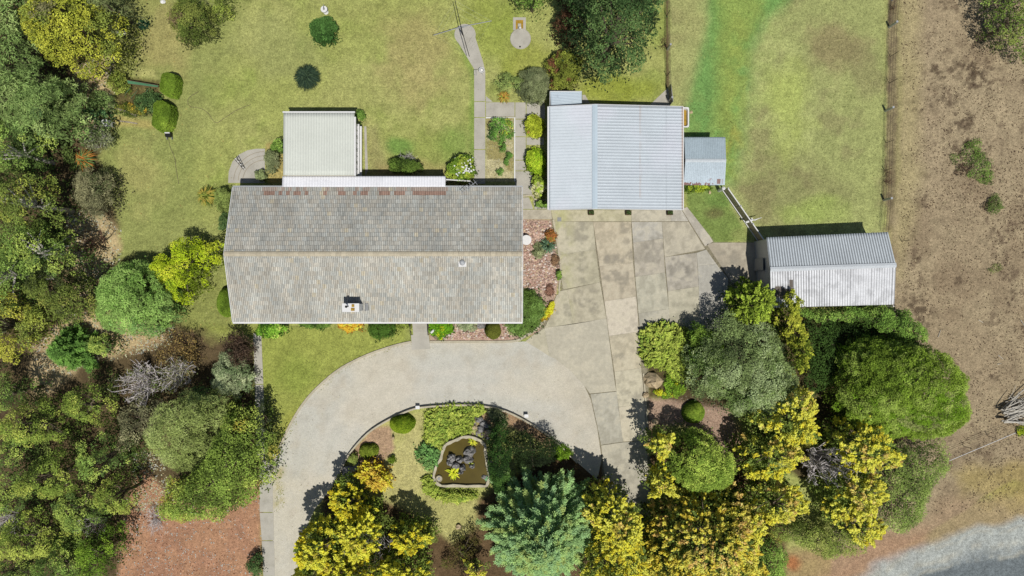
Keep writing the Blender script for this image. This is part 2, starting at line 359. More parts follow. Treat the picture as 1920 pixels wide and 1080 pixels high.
for k, nm in enumerate(names):
    f = gf[fc == k]; u, inv = np.unique(f, return_inverse=True)
    o = build(nm, gv[u], inv.reshape(-1, 4), M['ground'], tint=gc[u]); o['kind'] = 'structure'
far = MB(); far.c = A((150, 145, 100))
for (a, b, c, d) in ((-600, 600, 31.9, 600), (-600, 600, -600, -31.9), (-600, -49.9, -31.9, 31.9), (49.9, 600, -31.9, 31.9)):
    far.add([(a, c, -0.02), (b, c, -0.02), (b, d, -0.02), (a, d, -0.02)], [(0, 1, 2, 3)])
o = far.make('ground', M['ground']); o['kind'] = 'structure'

def P(pts, h=0.0): return [W(x, y, h)[:2] for x, y in pts]
def slab_mesh(name, polys, mat, z=0.03, gap=0.0, cols=None):
    mb = MB()
    for k, poly in enumerate(polys):
        q = P(poly); cx = sum(p[0] for p in q) / len(q); cy = sum(p[1] for p in q) / len(q)
        if gap:
            q = [(x + (cx - x) * gap / max(0.3, math.hypot(x - cx, y - cy)), y + (cy - y) * gap / max(0.3, math.hypot(x - cx, y - cy))) for x, y in q]
        mb.c = A(cols[k]) if cols else None
        mb.prism(q, -0.05, z)
    o = mb.make(name, mat); o['kind'] = 'structure'; return o
def grid_sheet(name, poly, z, colour_fn, mat, step=0.2):
    q = np.array(P(poly)); xs = np.arange(q[:, 0].min(), q[:, 0].max() + step, step); ys = np.arange(q[:, 1].min(), q[:, 1].max() + step, step)
    X, Y = np.meshgrid(xs, ys); d = sdist(X.ravel(), Y.ravel(), q)
    # pull boundary vertices in to the outline
    V = np.stack([X.ravel(), Y.ravel(), np.full(X.size, z)], 1); n = len(xs)
    ii = (np.arange(len(ys) - 1)[:, None] * n + np.arange(n - 1)[None, :]).ravel(); F = np.stack([ii, ii + 1, ii + n + 1, ii + n], 1)
    out = d < 0
    idx = np.where(out & (d > -step * 1.6))[0]
    for i in idx:
        p = V[i, :2]; best = None
        for k in range(len(q)):
            a = q[k]; b = q[(k + 1) % len(q)]; e = b - a; t = min(1, max(0, np.dot(p - a, e) / np.dot(e, e))); s = a + t * e
            dd = np.hypot(*(p - s))
            if best is None or dd < best[0]: best = (dd, s)
        V[i, :2] = best[1]
    keep = (d[F] > 0).any(1); F = F[keep]; u, inv = np.unique(F, return_inverse=True)
    o = build(name, V[u], inv.reshape(-1, 4), mat, tint=colour_fn(V[u, 0], V[u, 1])); o['kind'] = 'structure'; return o

# gravel loop drive
outer = [(520, 1300), (512, 1080), (511, 960), (512, 870), (525, 838), (545, 795), (570, 755), (600, 722), (640, 690), (690, 665), (740, 649), (770, 643), (806, 643), (880, 642), (965, 641), (985, 640), (1010, 655), (1040, 672), (1070, 695), (1095, 722), (1108, 750), (1120, 805), (1128, 860), (1120, 900), (1080, 865), (1040, 828), (1000, 798), (950, 771), (880, 760), (800, 760), (770, 766), (730, 784), (690, 810), (660, 846), (636, 885), (622, 915), (590, 955), (565, 1010), (556, 1080), (560, 1300)]
def gravel_colour(X, Y):
    px = X / S + 960; py = 540 - Y / S; n1 = fbm(X, Y, 4, 21); n2 = fbm(X, Y, 1.0, 22)
    a = lin((212, 206, 188)); b = lin((206, 204, 192)); c = lin((196, 186, 166)); g = lin((188, 176, 120))
    t = sstep(n1, 0.35, 0.65)[:, None]; C = a * (1 - t) + b * t
    t = (sstep(n2, 0.55, 0.8) * 0.4)[:, None]; C = C * (1 - t) + c * t
    t = (np.exp(-((px - 522) / 10) ** 2) * sstep(py, 850, 880) * sstep(n2, 0.4, 0.6) * 0.8)[:, None] * (py < 960)[:, None]; C = C * (1 - t) + g * t
    t = (sstep(px, 1020, 1080) * 0.4)[:, None]; C = C * (1 - t) + lin((208, 199, 178)) * t
    C = C * (1 + .16 * (fbm(X, Y, .5, 23, 3) - .5))[:, None]; t = (sstep(fbm(X, Y, .9, 24, 4), .62, .72) * .2)[:, None]; C = C * (1 - t) + lin((170, 164, 146)) * t
    # paler wheel tracks round the loop
    rr = np.hypot((px - 860) / 1.35, py - 900)
    t = (np.exp(-((rr - 205 + 12 * (n1 - .5)) / 9) ** 2) + np.exp(-((rr - 178 + 12 * (n1 - .5)) / 9) ** 2))[:, None] * 0.22; C = C * (1 - t) + lin((226, 218, 202)) * t
    return C / KG
grid_sheet('gravel_driveway', outer, 0.012, gravel_colour, M['gravel'])

cA, cB, cC, cD = (192, 188, 158), (212, 202, 176), (178, 178, 164), (174, 172, 158)
slabs = [([(1033, 394), (1184, 394), (1184, 415), (1037, 415)], (186, 182, 140)), ([(1184, 394), (1258, 394), (1258, 415), (1184, 415)], (192, 188, 168)), ([(1258, 394), (1278, 394), (1291, 415), (1258, 415)], (196, 194, 184)),
 ([(1037, 415), (1112, 416), (1117, 468), (1048, 478)], cA), ([(1048, 478), (1117, 468), (1125, 529), (1056, 543), (1050, 510)], (176, 172, 138)),
 ([(1063, 543), (1125, 529), (1137, 597), (1075, 608)], (182, 176, 146)), ([(1048, 546), (1063, 543), (1075, 608), (1021, 615), (1040, 575)], (186, 182, 150)),
 ([(1112, 416), (1183, 416), (1187, 492), (1124, 500)], (196, 184, 154)), ([(1124, 500), (1187, 492), (1193, 556), (1133, 565)], (190, 178, 150)),
 ([(1133, 565), (1193, 556), (1198, 622), (1142, 630)], (220, 210, 188)), ([(1142, 630), (1198, 622), (1202, 690), (1152, 697)], (204, 194, 162)),
 ([(1152, 697), (1202, 690), (1209, 758), (1159, 763)], (208, 202, 172)), ([(1159, 763), (1209, 758), (1212, 825), (1168, 828)], (212, 204, 176)),
 ([(1021, 615), (1137, 597), (1153, 720), (1156, 733), (1106, 738), (1095, 722), (1070, 695), (1040, 672), (1030, 668)], (190, 186, 164)),
 ([(985, 640), (1000, 628), (1021, 615), (1030, 668), (1010, 655)], (188, 184, 154)),
 ([(1107, 739), (1156, 734), (1168, 828), (1127, 834), (1118, 790)], (180, 180, 164)), ([(1127, 835), (1168, 829), (1212, 826), (1222, 1000), (1150, 1000), (1132, 880)], (178, 176, 158)),
 ([(1184, 416), (1241, 416), (1243, 447), (1187, 455)], (180, 180, 172)), ([(1187, 455), (1243, 447), (1247, 511), (1191, 519)], (172, 166, 150)),
 ([(1191, 519), (1247, 511), (1254, 579), (1197, 588)], (184, 184, 162)), ([(1197, 588), (1254, 579), (1256, 618), (1200, 622)], (174, 174, 158)),
 ([(1241, 416), (1291, 416), (1322, 467), (1246, 482)], (182, 176, 154)), ([(1246, 482), (1306, 474), (1310, 537), (1252, 546)], (166, 162, 150)),
 ([(1252, 546), (1310, 537), (1312, 620), (1256, 620)], (178, 176, 150)), ([(1306, 474), (1324, 468), (1343, 495), (1308, 499)], (178, 178, 168)),
 ([(1308, 499), (1343, 495), (1365, 522), (1365, 620), (1312, 620), (1310, 537)], (170, 172, 166)),
 ([(1278, 392), (1288, 388), (1296, 398), (1331, 443), (1337, 453), (1322, 462), (1300, 428)], (186, 182, 170)),
 ([(1325, 458), (1336, 455), (1440, 455), (1440, 560), (1372, 530)], (160, 150, 128)),
 ([(978, 393), (1033, 393), (1035, 411), (978, 411)], (188, 182, 160))]
def slab_grid(name, slabs, z, gap, step=0.08):
    Vs = []; Fs = []; Ts = []; nb = 0
    for k, (poly, cc) in enumerate(slabs):
        q = np.array(P(poly)); c0 = q.mean(0); dd = np.linalg.norm(q - c0, axis=1, keepdims=True); q = q + (c0 - q) * gap / np.maximum(dd, .3)
        xs = np.arange(q[:, 0].min() - step, q[:, 0].max() + step * 1.5, step); ys = np.arange(q[:, 1].min() - step, q[:, 1].max() + step * 1.5, step); n = len(xs)
        X, Y = np.meshgrid(xs, ys); V = np.stack([X.ravel(), Y.ravel()], 1); d = sdist(V[:, 0], V[:, 1], q)
        best = np.full(len(V), 1e9); tgt = V.copy()
        for j in range(len(q)):
            a = q[j]; e = q[(j + 1) % len(q)] - a; t = np.clip(((V - a) @ e) / (e @ e), 0, 1); pt = a + t[:, None] * e; ds = np.linalg.norm(V - pt, axis=1); m = ds < best; best[m] = ds[m]; tgt[m] = pt[m]
        o = d < 0; V[o] = tgt[o]
        ii = (np.arange(len(ys) - 1)[:, None] * n + np.arange(n - 1)[None, :]).ravel(); F = np.stack([ii, ii + 1, ii + n + 1, ii + n], 1); F = F[(d[F] > 0).any(1)]
        u, inv = np.unique(F, return_inverse=True); V = V[u]; Xp = V[:, 0] / S + 960; Yp = 540 - V[:, 1] / S
        C = np.tile(lin(cc) * .62 + lin((212, 203, 186)) * .38, (len(V), 1))
        s1 = fbm(V[:, 0] + k * 7, V[:, 1], 1.0, 120, 5); s2 = fbm(V[:, 0], V[:, 1] + k * 5, .38, 121, 3)
        amt = 1.0 if poly[0][0] < 1300 and Yp.mean() < 610 or 1130 < Xp.mean() < 1215 else .35
        t = (sstep(s1 * .45 + s2 * .55, .50, .60) * .28 * amt)[:, None]; C = C * (1 - t) + lin((138, 132, 116)) * t
        t = (sstep(1 - s1 * .5 - s2 * .5, .52, .60) * .35)[:, None]; C = C * (1 - t) + lin((216, 208, 184)) * t
        for (x, y, rx, ry) in ((1093, 440, 14, 34), (1093, 500, 12, 34), (1100, 565, 22, 20), (1174, 450, 10, 40), (1160, 482, 26, 12), (1158, 520, 26, 22), (1225, 472, 28, 26), (1265, 508, 24, 20), (1292, 520, 20, 20), (1367, 490, 24, 22), (1170, 672, 16, 12), (1180, 742, 24, 10), (1190, 775, 18, 10), (1145, 490, 20, 12), (1060, 585, 14, 14)):
            e = 1 - np.sqrt(((Xp - x) / rx) ** 2 + ((Yp - y) / ry) ** 2) + (s2 - .5) * 2.2
            t = (sstep(e, 0, .7) * .38 * (.4 + .6 * sstep(s2, .4, .55)))[:, None]; C = C * (1 - t) + lin((138, 134, 124)) * t
        if k in (0, 3, 4, 5): t = (sstep(fbm(V[:, 0], V[:, 1], .8, 122), .4, .6) * sstep(-Xp, -1085, -1050) * .6)[:, None]; C = C * (1 - t) + lin((188, 188, 132)) * t
        Vs.append(np.column_stack([V, np.full(len(V), z)])); Fs.append(inv.reshape(-1, 4) + nb); Ts.append(C / KG); nb += len(V)
    o = build(name, np.concatenate(Vs), np.concatenate(Fs), M['concrete'], tint=np.concatenate(Ts)); o['kind'] = 'structure'
slab_grid('concrete_driveway', slabs, 0.03, 0.006)

# paths
c1 = [(867 + 20 * math.cos(a), 65 + 20 * math.sin(a)) for a in np.linspace(0, 2 * math.pi, 24, endpoint=False)]
c1 = [(872 + 20 * math.cos(a), 65 + 20 * math.sin(a)) for a in np.linspace(0, 2 * math.pi, 24, endpoint=False)]
slab_mesh('garden_path', [c1], M['path'], 0.034)
pp = [[(859, 80), (890, 66), (906, 116), (909, 130), (889, 130)], [(889, 131), (910, 131), (910, 190), (889, 190)], [(889, 191), (910, 191), (910, 220), (889, 220)], [(889, 221), (910, 221), (910, 280), (889, 280)], [(889, 281), (910, 281), (910, 345), (889, 345)],
      [(911, 180), (924, 191), (911, 191)], [(911, 192), (965, 192), (965, 219), (911, 219)], [(966, 192), (986, 192), (986, 223), (966, 223)], [(987, 192), (1010, 192), (1020, 183), (1022, 200), (1022, 223), (987, 223)],
      [(966, 224), (986, 224), (986, 256), (966, 256)], [(966, 257), (986, 257), (986, 300), (966, 300)], [(987, 258), (1020, 258), (1020, 272), (987, 272)], [(966, 301), (986, 301), (986, 320), (966, 320)], [(966, 321), (998, 321), (998, 365), (966, 365)],
      [(978, 370), (992, 370), (1000, 392), (978, 392)], [(1000, 376), (1029, 376), (1029, 392), (1002, 392)]]
slab_mesh('garden_path', pp, M['path'], 0.03, 0.012)
fan = [(512, 343), (448, 343), (428, 343), (429, 322), (436, 303), (448, 290), (464, 282), (480, 279), (497, 279), (497, 343)]
slab_mesh('terrace', [fan], M['path'], 0.025)
mb = MB()
for r in (40, 48, 56):
    pts = [W(497 + r * 1.05 * math.cos(a), 340 - r * math.sin(a), 0.03) for a in np.linspace(R(92), R(178), 14)]
    for k in range(13): mb.bar(pts[k], pts[k + 1], 0.035, 0.008)
o = mb.make('terrace_edging', M['wood']); o['kind'] = 'structure'
slab_mesh('path', [[(487, 880), (494, 862), (512, 862), (512, 960), (487, 960)], [(487, 961), (513, 961), (514, 1013), (491, 1013)], [(491, 1014), (514, 1014), (516, 1080), (494, 1080)], [(494, 1081), (516, 1081), (520, 1300), (498, 1300)]], M['path'], 0.035, 0.012)
slab_mesh('path', [[(475, 625), (490, 625), (494, 720), (478, 720)], [(478, 721), (494, 721), (497, 860), (482, 860)]], M['path'], 0.03, 0.01)
slab_mesh('path', [[(771, 628), (804, 628), (807, 654), (772, 656)]], M['path'], 0.045)
slab_mesh('path', [[(1219, 196), (1252, 165), (1256, 200), (1240, 210), (1219, 210)], [(1092, 178), (1097, 178), (1106, 194), (1092, 194)]], M['path'], 0.03)
slab_mesh('path', [[(683, 237), (687, 237), (690, 320), (685, 330)]], M['path'], 0.03)

# kerbs and edging
def edging(name, pts, wd, ht, mat, label=None, cat='edging'):
    mb = MB(); q = [W(x, y, 0) for x, y in pts]
    L = []; Rr = []
    for i, p in enumerate(q):
        a = Vector(q[max(0, i - 1)]); b = Vector(q[min(len(q) - 1, i + 1)]); d = (b - a).normalized(); n = Vector((-d.y, d.x, 0)) * wd / 2
        L.append(Vector(p) + n); Rr.append(Vector(p) - n)
    V = []; F = []
    for l, r in zip(L, Rr): V += [(l.x, l.y, -0.02), (r.x, r.y, -0.02), (r.x, r.y, ht), (l.x, l.y, ht)]
    for i in range(len(q) - 1):
        b = 4 * i; F += [(b + 3, b + 2, b + 6, b + 7), (b + 2, b + 1, b + 5, b + 6), (b, b + 3, b + 7, b + 4)]
    F += [(0, 1, 2, 3), (4 * len(q) - 1, 4 * len(q) - 2, 4 * len(q) - 3, 4 * len(q) - 4)]
    mb.add(V, F); o = mb.make(name, mat)
    if label: tag(o, label, cat)
    else: o['kind'] = 'structure'
    return o
def smooth_line(pts, n=4):
    out = []
    for i in range(len(pts) - 1):
        p0 = pts[max(0, i - 1)]; p1 = pts[i]; p2 = pts[i + 1]; p3 = pts[min(len(pts) - 1, i + 2)]
        for k in range(n):
            t = k / n
            out.append(tuple(0.5 * ((2 * p1[j]) + (-p0[j] + p2[j]) * t + (2 * p0[j] - 5 * p1[j] + 4 * p2[j] - p3[j]) * t * t + (-p0[j] + 3 * p1[j] - 3 * p2[j] + p3[j]) * t ** 3) for j in (0, 1)))
    return out + [pts[-1]]
edging('kerb', smooth_line([(511, 905), (513, 870), (525, 838), (545, 795), (570, 755), (600, 722), (640, 690), (690, 665), (740, 648), (771, 641)]), 0.16, 0.10, M['kerb'])
edging('kerb', smooth_line([(806, 641), (880, 641), (960, 640), (985, 630), (1010, 612), (1032, 585), (1046, 553)]), 0.18, 0.08, M['kerb'])
edging('garden_kerb', smooth_line([(636, 890), (655, 852), (690, 812), (730, 786), (770, 768), (800, 762), (850, 759), (900, 760), (950, 771), (1000, 797), (1040, 826), (1082, 866)]), 0.12, 0.34, M['kerb'])
edging('kerb', [(911, 221), (965, 221), (965, 340)], 0.09, 0.07, M['white'])
edging('kerb', [(1037, 412), (1046, 462), (1052, 505), (1048, 546)], 0.12, 0.07, M['kerb'])
edging('kerb', [(1206, 700), (1210, 745), (1213, 800)], 0.10, 0.08, M['kerb'])
edging('garden_edging_log', [(205, 200), (230, 207), (257, 218)], 0.14, 0.14, M['wood'], 'grey timber edging log along the south side of the netted vegetable bed')
edging('garden_edging_log', [(223, 227), (240, 229), (258, 232)], 0.10, 0.06, M['wood'], 'half buried pale timber edging in dry grass below the vegetable bed')
edging('fallen_pole', [(216, 103), (209, 128), (203, 148)], 0.12, 0.12, M['wood'], 'straight pale pole lying on the west lawn above the vegetable bed', 'pole')

# ------------------------------------------------------------------ roofs
def sheet_roof(name, Aa, B, C, D, pitch, amp, colour, mat, parent, prof='sine', segs=12, thick=0.03):
    """A-B along the eave, D-C along the top edge; ribs run from eave to top. colour(u,v,X,Y)->(n,3)"""
    Aa, B, C, D = map(lambda p: np.array(p, float), (Aa, B, C, D))
    nr = max(2, int(round(np.linalg.norm(B - Aa) / pitch)))
    if prof == 'sine': us = np.linspace(0, 1, nr * 6 + 1); zs = amp * np.sin(us * nr * 2 * math.pi)
    else:
        us = []; zs = []
        for k in range(nr):
            for (f, z) in ((0, 0), (0.74, 0), (0.80, 1), (0.93, 1), (0.99, 0)): us.append((k + f) / nr); zs.append(z * amp)
        us.append(1); zs.append(0); us = np.array(us); zs = np.array(zs)
    vs = np.linspace(0, 1, segs + 1); n = len(us)
    U, Vv = np.meshgrid(us, vs); U = U[..., None]; Vv = Vv[..., None]
    Pt = (Aa * (1 - U) + B * U) * (1 - Vv) + (D * (1 - U) + C * U) * Vv
    Pt[..., 2] += zs[None, :]
    m = Pt.shape[0] * n; top = Pt.reshape(-1, 3); bot = top - np.array([0, 0, thick])
    ii = (np.arange(segs)[:, None] * n + np.arange(n - 1)[None, :]).ravel()
    F = np.stack([ii, ii + 1, ii + n + 1, ii + n], 1)
    Fb = F[:, ::-1] + m
    e1 = np.arange(n - 1); e2 = segs * n + np.arange(n - 1); s1 = np.arange(segs) * n; s2 = s1 + n - 1
    E = np.concatenate([np.stack([e1 + m, e1 + 1 + m, e1 + 1, e1], 1), np.stack([e2, e2 + 1, e2 + 1 + m, e2 + m], 1), np.stack([s1, s1 + n, s1 + n + m, s1 + m], 1), np.stack([s2 + m, s2 + n + m, s2 + n, s2], 1)])
    Fa = np.concatenate([F, Fb, E]); V = np.concatenate([top, bot])
    cu = (U[..., 0]).ravel(); cv = Vv[..., 0].ravel()
    c = colour(cu[F].mean(1), cv[F].mean(1), V[F, 0].mean(1), V[F, 1].mean(1))
    full = np.tile(np.array(c).mean(0), (len(Fa), 1)); full[:len(F)] = c; 
    return build(name, V, Fa, mat, parent, ftint=full)
def solid(c): return lambda u, v, X, Y: np.tile(A(c), (len(u), 1))

# ---- main house
xW, xE, yN, yS, ze, yr, zr = -19.90, 0.73, 7.19, -2.42, 2.6, 2.36, 4.15
hs = thing('house', 'long single storey house with grey tiled gable roof and white chimney', 'house', ((xW + xE) / 2, yr, 0))
def tile_slope(name, y_e, y_r, rows, ncol, seed, base, red=None):
    rr = np.random.default_rng(seed); V = []; F = []; T = []
    prof_u = [0.01, 0.12, 0.36, 0.50, 0.64, 0.98]; prof_z = [0.042, 0.006, 0.0, 0.036, 0.0, 0.014]
    dy = (y_r - y_e) / rows; dz = (zr - ze) / rows; wd = (xE - xW) / ncol
    for i in range(rows):
        off = 0.5 * (i % 2)
        for j in range(-1, ncol + 1):
            x0 = xW + (j + off) * wd; x1 = x0 + wd
            if x1 <= xW + 0.02 or x0 >= xE - 0.02: continue
            ja = (rr.random() - 0.5) * 0.008; jy = (rr.random() - 0.5) * 0.02
            y0 = y_e + dy * i + jy; y1 = y_e + dy * (i + 1.08); z0 = ze + dz * i + 0.045 + ja; z1 = ze + dz * (i + 1.08) + 0.008
            b = len(V)
            for (yy, zz) in ((y0, z0), (y1, z1)):
                for u, z in zip(prof_u, prof_z): V.append((min(max(x0 + u * wd, xW), xE), yy, zz + z))
            for u, z in zip(prof_u, prof_z): V.append((min(max(x0 + u * wd, xW), xE), y0, z0 + z - 0.04))
            for k in range(5):
                q = (b + k, b + k + 1, b + 6 + k + 1, b + 6 + k); F.append(q if dy > 0 else q[::-1])
                q = (b + 12 + k, b + 12 + k + 1, b + k + 1, b + k); F.append(q if dy > 0 else q[::-1])
            g = 1 + (rr.random() - 0.5) * 0.20; wm = (rr.random() - 0.5) * 0.08
            c = np.array(A(base)) * g * np.array([1 + wm, 1, 1 - wm])
            if rr.random() < 0.02: c = np.array(A((208, 200, 178)))
            g2 = float(vn(np.array([x0]), np.array([y0 * .35]), .9, 33)[0]); g3 = float(vn(np.array([x0]), np.array([y0]), 2.6, 34)[0]); c = c * (.84 + .18 * g2 + .16 * g3)
            if red and i in (0, 1):
                pxm = (x0 + x1) / 2 / (S * 0.951) + 960
                if any(a <= pxm <= bb for a, bb in red): c = np.array(A((172, 143, 128) if i == 1 else (184, 170, 158))) * (1 + (rr.random() - .5) * .15)
            k1, k2 = 1 + (rr.random(2) - .5) * .26; T += [c * .62, c * .6, c * k1, c * .6, c * k1 * 1.04, c * .6, c * .66, c * .6, c * k2, c * .6]  # darker strips: dirt in the grooves plus a painted shadow side
    o = build(name, V, F, M['tile'], hs, ftint=np.array(T)); return o
reds = [(493, 517), (524, 532), (539, 547), (555, 564), (571, 579), (609, 617), (634, 648), (664, 672), (679, 694), (709, 732), (740, 762), (772, 840)]
tN = tile_slope('roof', yN, yr, 16, 78, 5, (190, 189, 180), reds)
tS = tile_slope('roof', yS, yr, 16, 78, 6, (202, 200, 189)); 
mb = MB(); mb.c = A((182, 172, 150)); nc = 56
for k in range(nc):
    a = xW + (xE - xW) * k / nc; b = xW + (xE - xW) * (k + 0.97) / nc; y = yr; z = zr + 0.02; mb.c = tuple(np.array(A((200, 190, 166))) * (1 + random.uniform(-.1, .1)))
    V = []
    for x, dz in ((a, 0.02), (b, 0.0)):
        for t in (-1, -0.6, 0, 0.6, 1): V.append((x, y + 0.17 * t, z + dz + 0.07 * (1 - t * t)))
    mb.add(V, [(q + 1, q, q + 5, q + 6) for q in range(4)] )
mb.make('ridge_cap', M['tile'], hs)
mb = MB()   # solid roof body below the tiles, gables closed
mb.add([(xW + .02, yN - .05, ze - .05), (xE - .02, yN - .05, ze - .05), (xE - .02, yr, zr - .07), (xW + .02, yr, zr - .07), (xW + .02, yS + .05, ze - .05), (xE - .02, yS + .05, ze - .05)],
       [(0, 1, 2, 3), (5, 4, 3, 2), (0, 3, 4), (1, 5, 2), (0, 4, 5, 1)])
mb.make('gable', M['wallpaint'], hs)
mb = MB(); mb.box(xW - .02, xE + .02, yS - .12, yS + .01, ze - .10, ze + .015); mb.make('gutter', M['white'], hs)
mb = MB(); mb.box(xW - .02, xE + .02, yN - .01, yN + .11, ze - .10, ze + .015); mb.make('gutter', M['galv'], hs)
for x in (xW - 0.03, xE + 0.0):
  mb = MB()
  for (ya, yb) in ((yS, yr), (yN, yr)): mb.add([(x, ya, ze - .12), (x + .04, ya, ze - .12), (x + .04, ya, ze + .09), (x, ya, ze + .09), (x, yb, zr - .12), (x + .04, yb, zr - .12), (x + .04, yb, zr + .09), (x, yb, zr + .09)], [(0, 1, 2, 3), (7, 6, 5, 4), (3, 2, 6, 7), (0, 4, 5, 1), (1, 5, 6, 2), (0, 3, 7, 4)])
  mb.make('barge_board', M['white'], hs)
wx0, wx1, wy0, wy1 = xW + 0.45, xE - 0.35, yS + 0.6, yN - 0.6
mb = MB(); mb.box(wx0, wx1, wy0, wy1, 0, ze - 0.06); mb.make('wall', M['brick'], hs)
def window(parent, face, c, z0, z1, wdt):
    """face 'S','N','E','W'; c = (fixed coordinate, centre along wall)"""
    f, a = c; mbf = MB(); mbg = MB(); s = 1 if face in 'NE' else -1
    if face in 'NS':
        y0, y1 = sorted((f, f + s * 0.05)); mbg.box(a - wdt / 2, a + wdt / 2, y0, y1, z0, z1)
        for (x0, x1, q0, q1) in ((a - wdt / 2 - .06, a - wdt / 2 - .002, z0 - .06, z1 + .06), (a + wdt / 2 + .002, a + wdt / 2 + .06, z0 - .06, z1 + .06), (a - wdt / 2, a + wdt / 2, z1 + .002, z1 + .06), (a - wdt / 2, a + wdt / 2, z0 - .06, z0 - .002), (a - .03, a + .03, z0, z1)):
            ya, yb = sorted((f, f + s * 0.08)); mbf.box(x0, x1, ya, yb, q0, q1)
    else:
        x0, x1 = sorted((f, f + s * 0.05)); mbg.box(x0, x1, a - wdt / 2, a + wdt / 2, z0, z1)
        for (y0, y1, q0, q1) in ((a - wdt / 2 - .06, a - wdt / 2 - .002, z0 - .06, z1 + .06), (a + wdt / 2 + .002, a + wdt / 2 + .06, z0 - .06, z1 + .06), (a - wdt / 2, a + wdt / 2, z1 + .002, z1 + .06), (a - wdt / 2, a + wdt / 2, z0 - .06, z0 - .002), (a - .03, a + .03, z0, z1)):
            xa, xb = sorted((f, f + s * 0.08)); mbf.box(xa, xb, y0, y1, q0, q1)
    fr = mbf.make('window', M['white'], parent); mbg.make('pane', M['glass'], fr)
for x in (-17.5, -13.5, -9.8, -3.6, -1.3): window(hs, 'S', (wy0, x), 1.0, 2.1, 1.5)
for x in (-18, -5.5, -1.8): window(hs, 'N', (wy1, x), 1.0, 2.1, 1.4)
window(hs, 'E', (wx1, 3.2), 1.0, 2.1, 1.2); window(hs, 'W', (wx0, 3.4), 1.0, 2.1, 1.4)
mb = MB(); mb.box(-7.15, -6.2, wy0 - .05, wy0, 0.55, 2.5); d = mb.make('door', M['darkwood'], hs)
mb = MB(); mb.rock((-6.3, wy0 - .08, 1.5), (.03, .03, .03), 3, .05); mb.make('handle', M['galv'], d)
# chimney with pot and cowl
cx0, cy0, _ = W(641, 585, 4.6); cx1, cy1, _ = W(673, 569, 4.6)
mb = MB(); mb.box(cx0 + .05, cx1 - .05, cy0 + .05, cy1 - .05, 2.7, 4.42); mb.box(cx0, cx1, cy0, cy1, 4.42, 4.52); ch = mb.make('chimney', M['white'], hs)
mb = MB(); mb.box(cx0 + .62, cx0 + .86, cy0 + .08, cy0 + .26, 4.522, 4.60); mb.box(cx0 + .66, cx0 + .84, cy0 + .34, cy0 + .52, 4.522, 4.58); mb.make('chimney_pot', M['yellow'], ch)
px_, py_ = cx0 + .42, cy0 + .38
mb = MB(); mb.tube((px_, py_, 4.5), (px_, py_, 5.15), .035, .035, 8); mb.lathe((px_, py_, 5.1), [(.04, 0), (.09, .04), (.02, .12)], 10); mb.make('flue', M['black'], ch)
x, y, _ = W(676, 570, 3.1)
mb = MB(); mb.box(cx1 + .1, cx1 + .14, cy0 + .02, cy1 + .1, 2.95, 3.20); mb.box(cx1 + .14, cx1 + .34, cy0 + .05, cy1 - .03, 2.95, 3.12); mb.make('flashing', M['tile'] if False else M['grey'], ch)
# roof vent
x, y, _ = W(867, 493, 4.0)
mb = MB(); mb.box(x - .27, x + .27, y - .27, y + .2, 3.72, 4.02); v = mb.make('roof_vent', M['white'], hs)
mb = MB(); mb.lathe((x, y + .02, 4.02), [(.17, 0), (.2, .08), (.17, .18), (.08, .22)], 14); mb.make('vent_cap', M['galv'], v)
# antenna
x, y, _ = W(880, 349, 3.4)
mb = MB(); mb.tube((x - .1, y - .1, 2.7), (x + .1, y, 3.9), .025, .02, 6); mb.tube((x - .55, y - .55, 3.8), (x + .5, y + .25, 3.85), .018, .018, 5)
for t in np.linspace(0.05, 0.95, 7): cxx = x - .55 + 1.05 * t; cyy = y - .55 + .8 * t; mb.tube((cxx - .14, cyy + .19, 3.84), (cxx + .14, cyy - .19, 3.84), .012, .012, 4)
mb.make('antenna', M['galv'], hs)
# studio wing and covered verandah on the north side
x0, yt, _ = W(531, 211, 2.85); x1, yb, _ = W(664, 329, 2.85)
sheet_roof('studio_roof', (x0, yt, 2.78), (x1, yt, 2.78), (x1, yb, 2.86), (x0, yb, 2.86), 0.19, 0.013, lambda u, v, X, Y: np.tile(A((227, 231, 220)), (len(u), 1)) * (1 - 0.06 * (fbm(X, Y, 2.5, 61)[:, None])), M['metal'], hs, 'rib')
mb = MB(); mb.box(x0 - .06, x1 + .04, yt, yt + .1, 2.66, 2.80); mb.make('gutter', M['white'], hs)
mb = MB(); mb.box(x0 + .15, x1 - .05, yb - 1, yb + .1, 0, 2.48); mb.box(x0 + .15, x1 - .05, yb + .1, yt - .55, 0, 2.74); mb.make('studio_wall', M['wallpaint'], hs)
ex = x1 - .05   # east wall: window bands
mb = MB(); mb.box(ex, ex + .05, yb + .2, yt - .55, 0.3, 0.95); mb.make('wall_band', M['terracotta'], hs)
for k in range(4):
    ya = yb + .45 + k * 0.93; window(hs, 'E', (ex, ya + .15), 1.75, 2.55, 0.72); window(hs, 'E', (ex, ya + .15), 1.05, 1.6, 0.72)
mb = MB(); mb.box(x1 + .002, x1 + .11, yb, yt - .3, 2.70, 2.83); mb.make('flashing', M['white'], hs)
mb = MB(); mb.box(ex, ex + .16, yb + .2, yt - .55, 1.64, 1.68); mb.box(ex, ex + .2, yb + .2, yt - .55, .96, 1.0); mb.make('sill', M['white'], hs)
vx0, vy0, _ = W(529, 330, 2.62); vx1, vy1, _ = W(835, 351, 2.62)
sheet_roof('verandah_roof', (vx0, vy0, 2.55), (vx1, vy0, 2.55), (vx1, vy1 + .02, 2.63), (vx0, vy1 + .02, 2.63), 0.2, 0.012, lambda u, v, X, Y: np.tile(A((248, 249, 253)), (len(u), 1)) * (1 - 0.08 * sstep(fbm(X, Y, 0.5, 62), 0.55, 0.75)[:, None]), M['metal'], hs, 'rib', 6)
for x in (-11.0, -8.5, -6.9, -4.9): MB().box(x, x + .09, vy0 - .15, vy0 - .06, 0, 2.54).make('verandah_post', M['white'], hs)
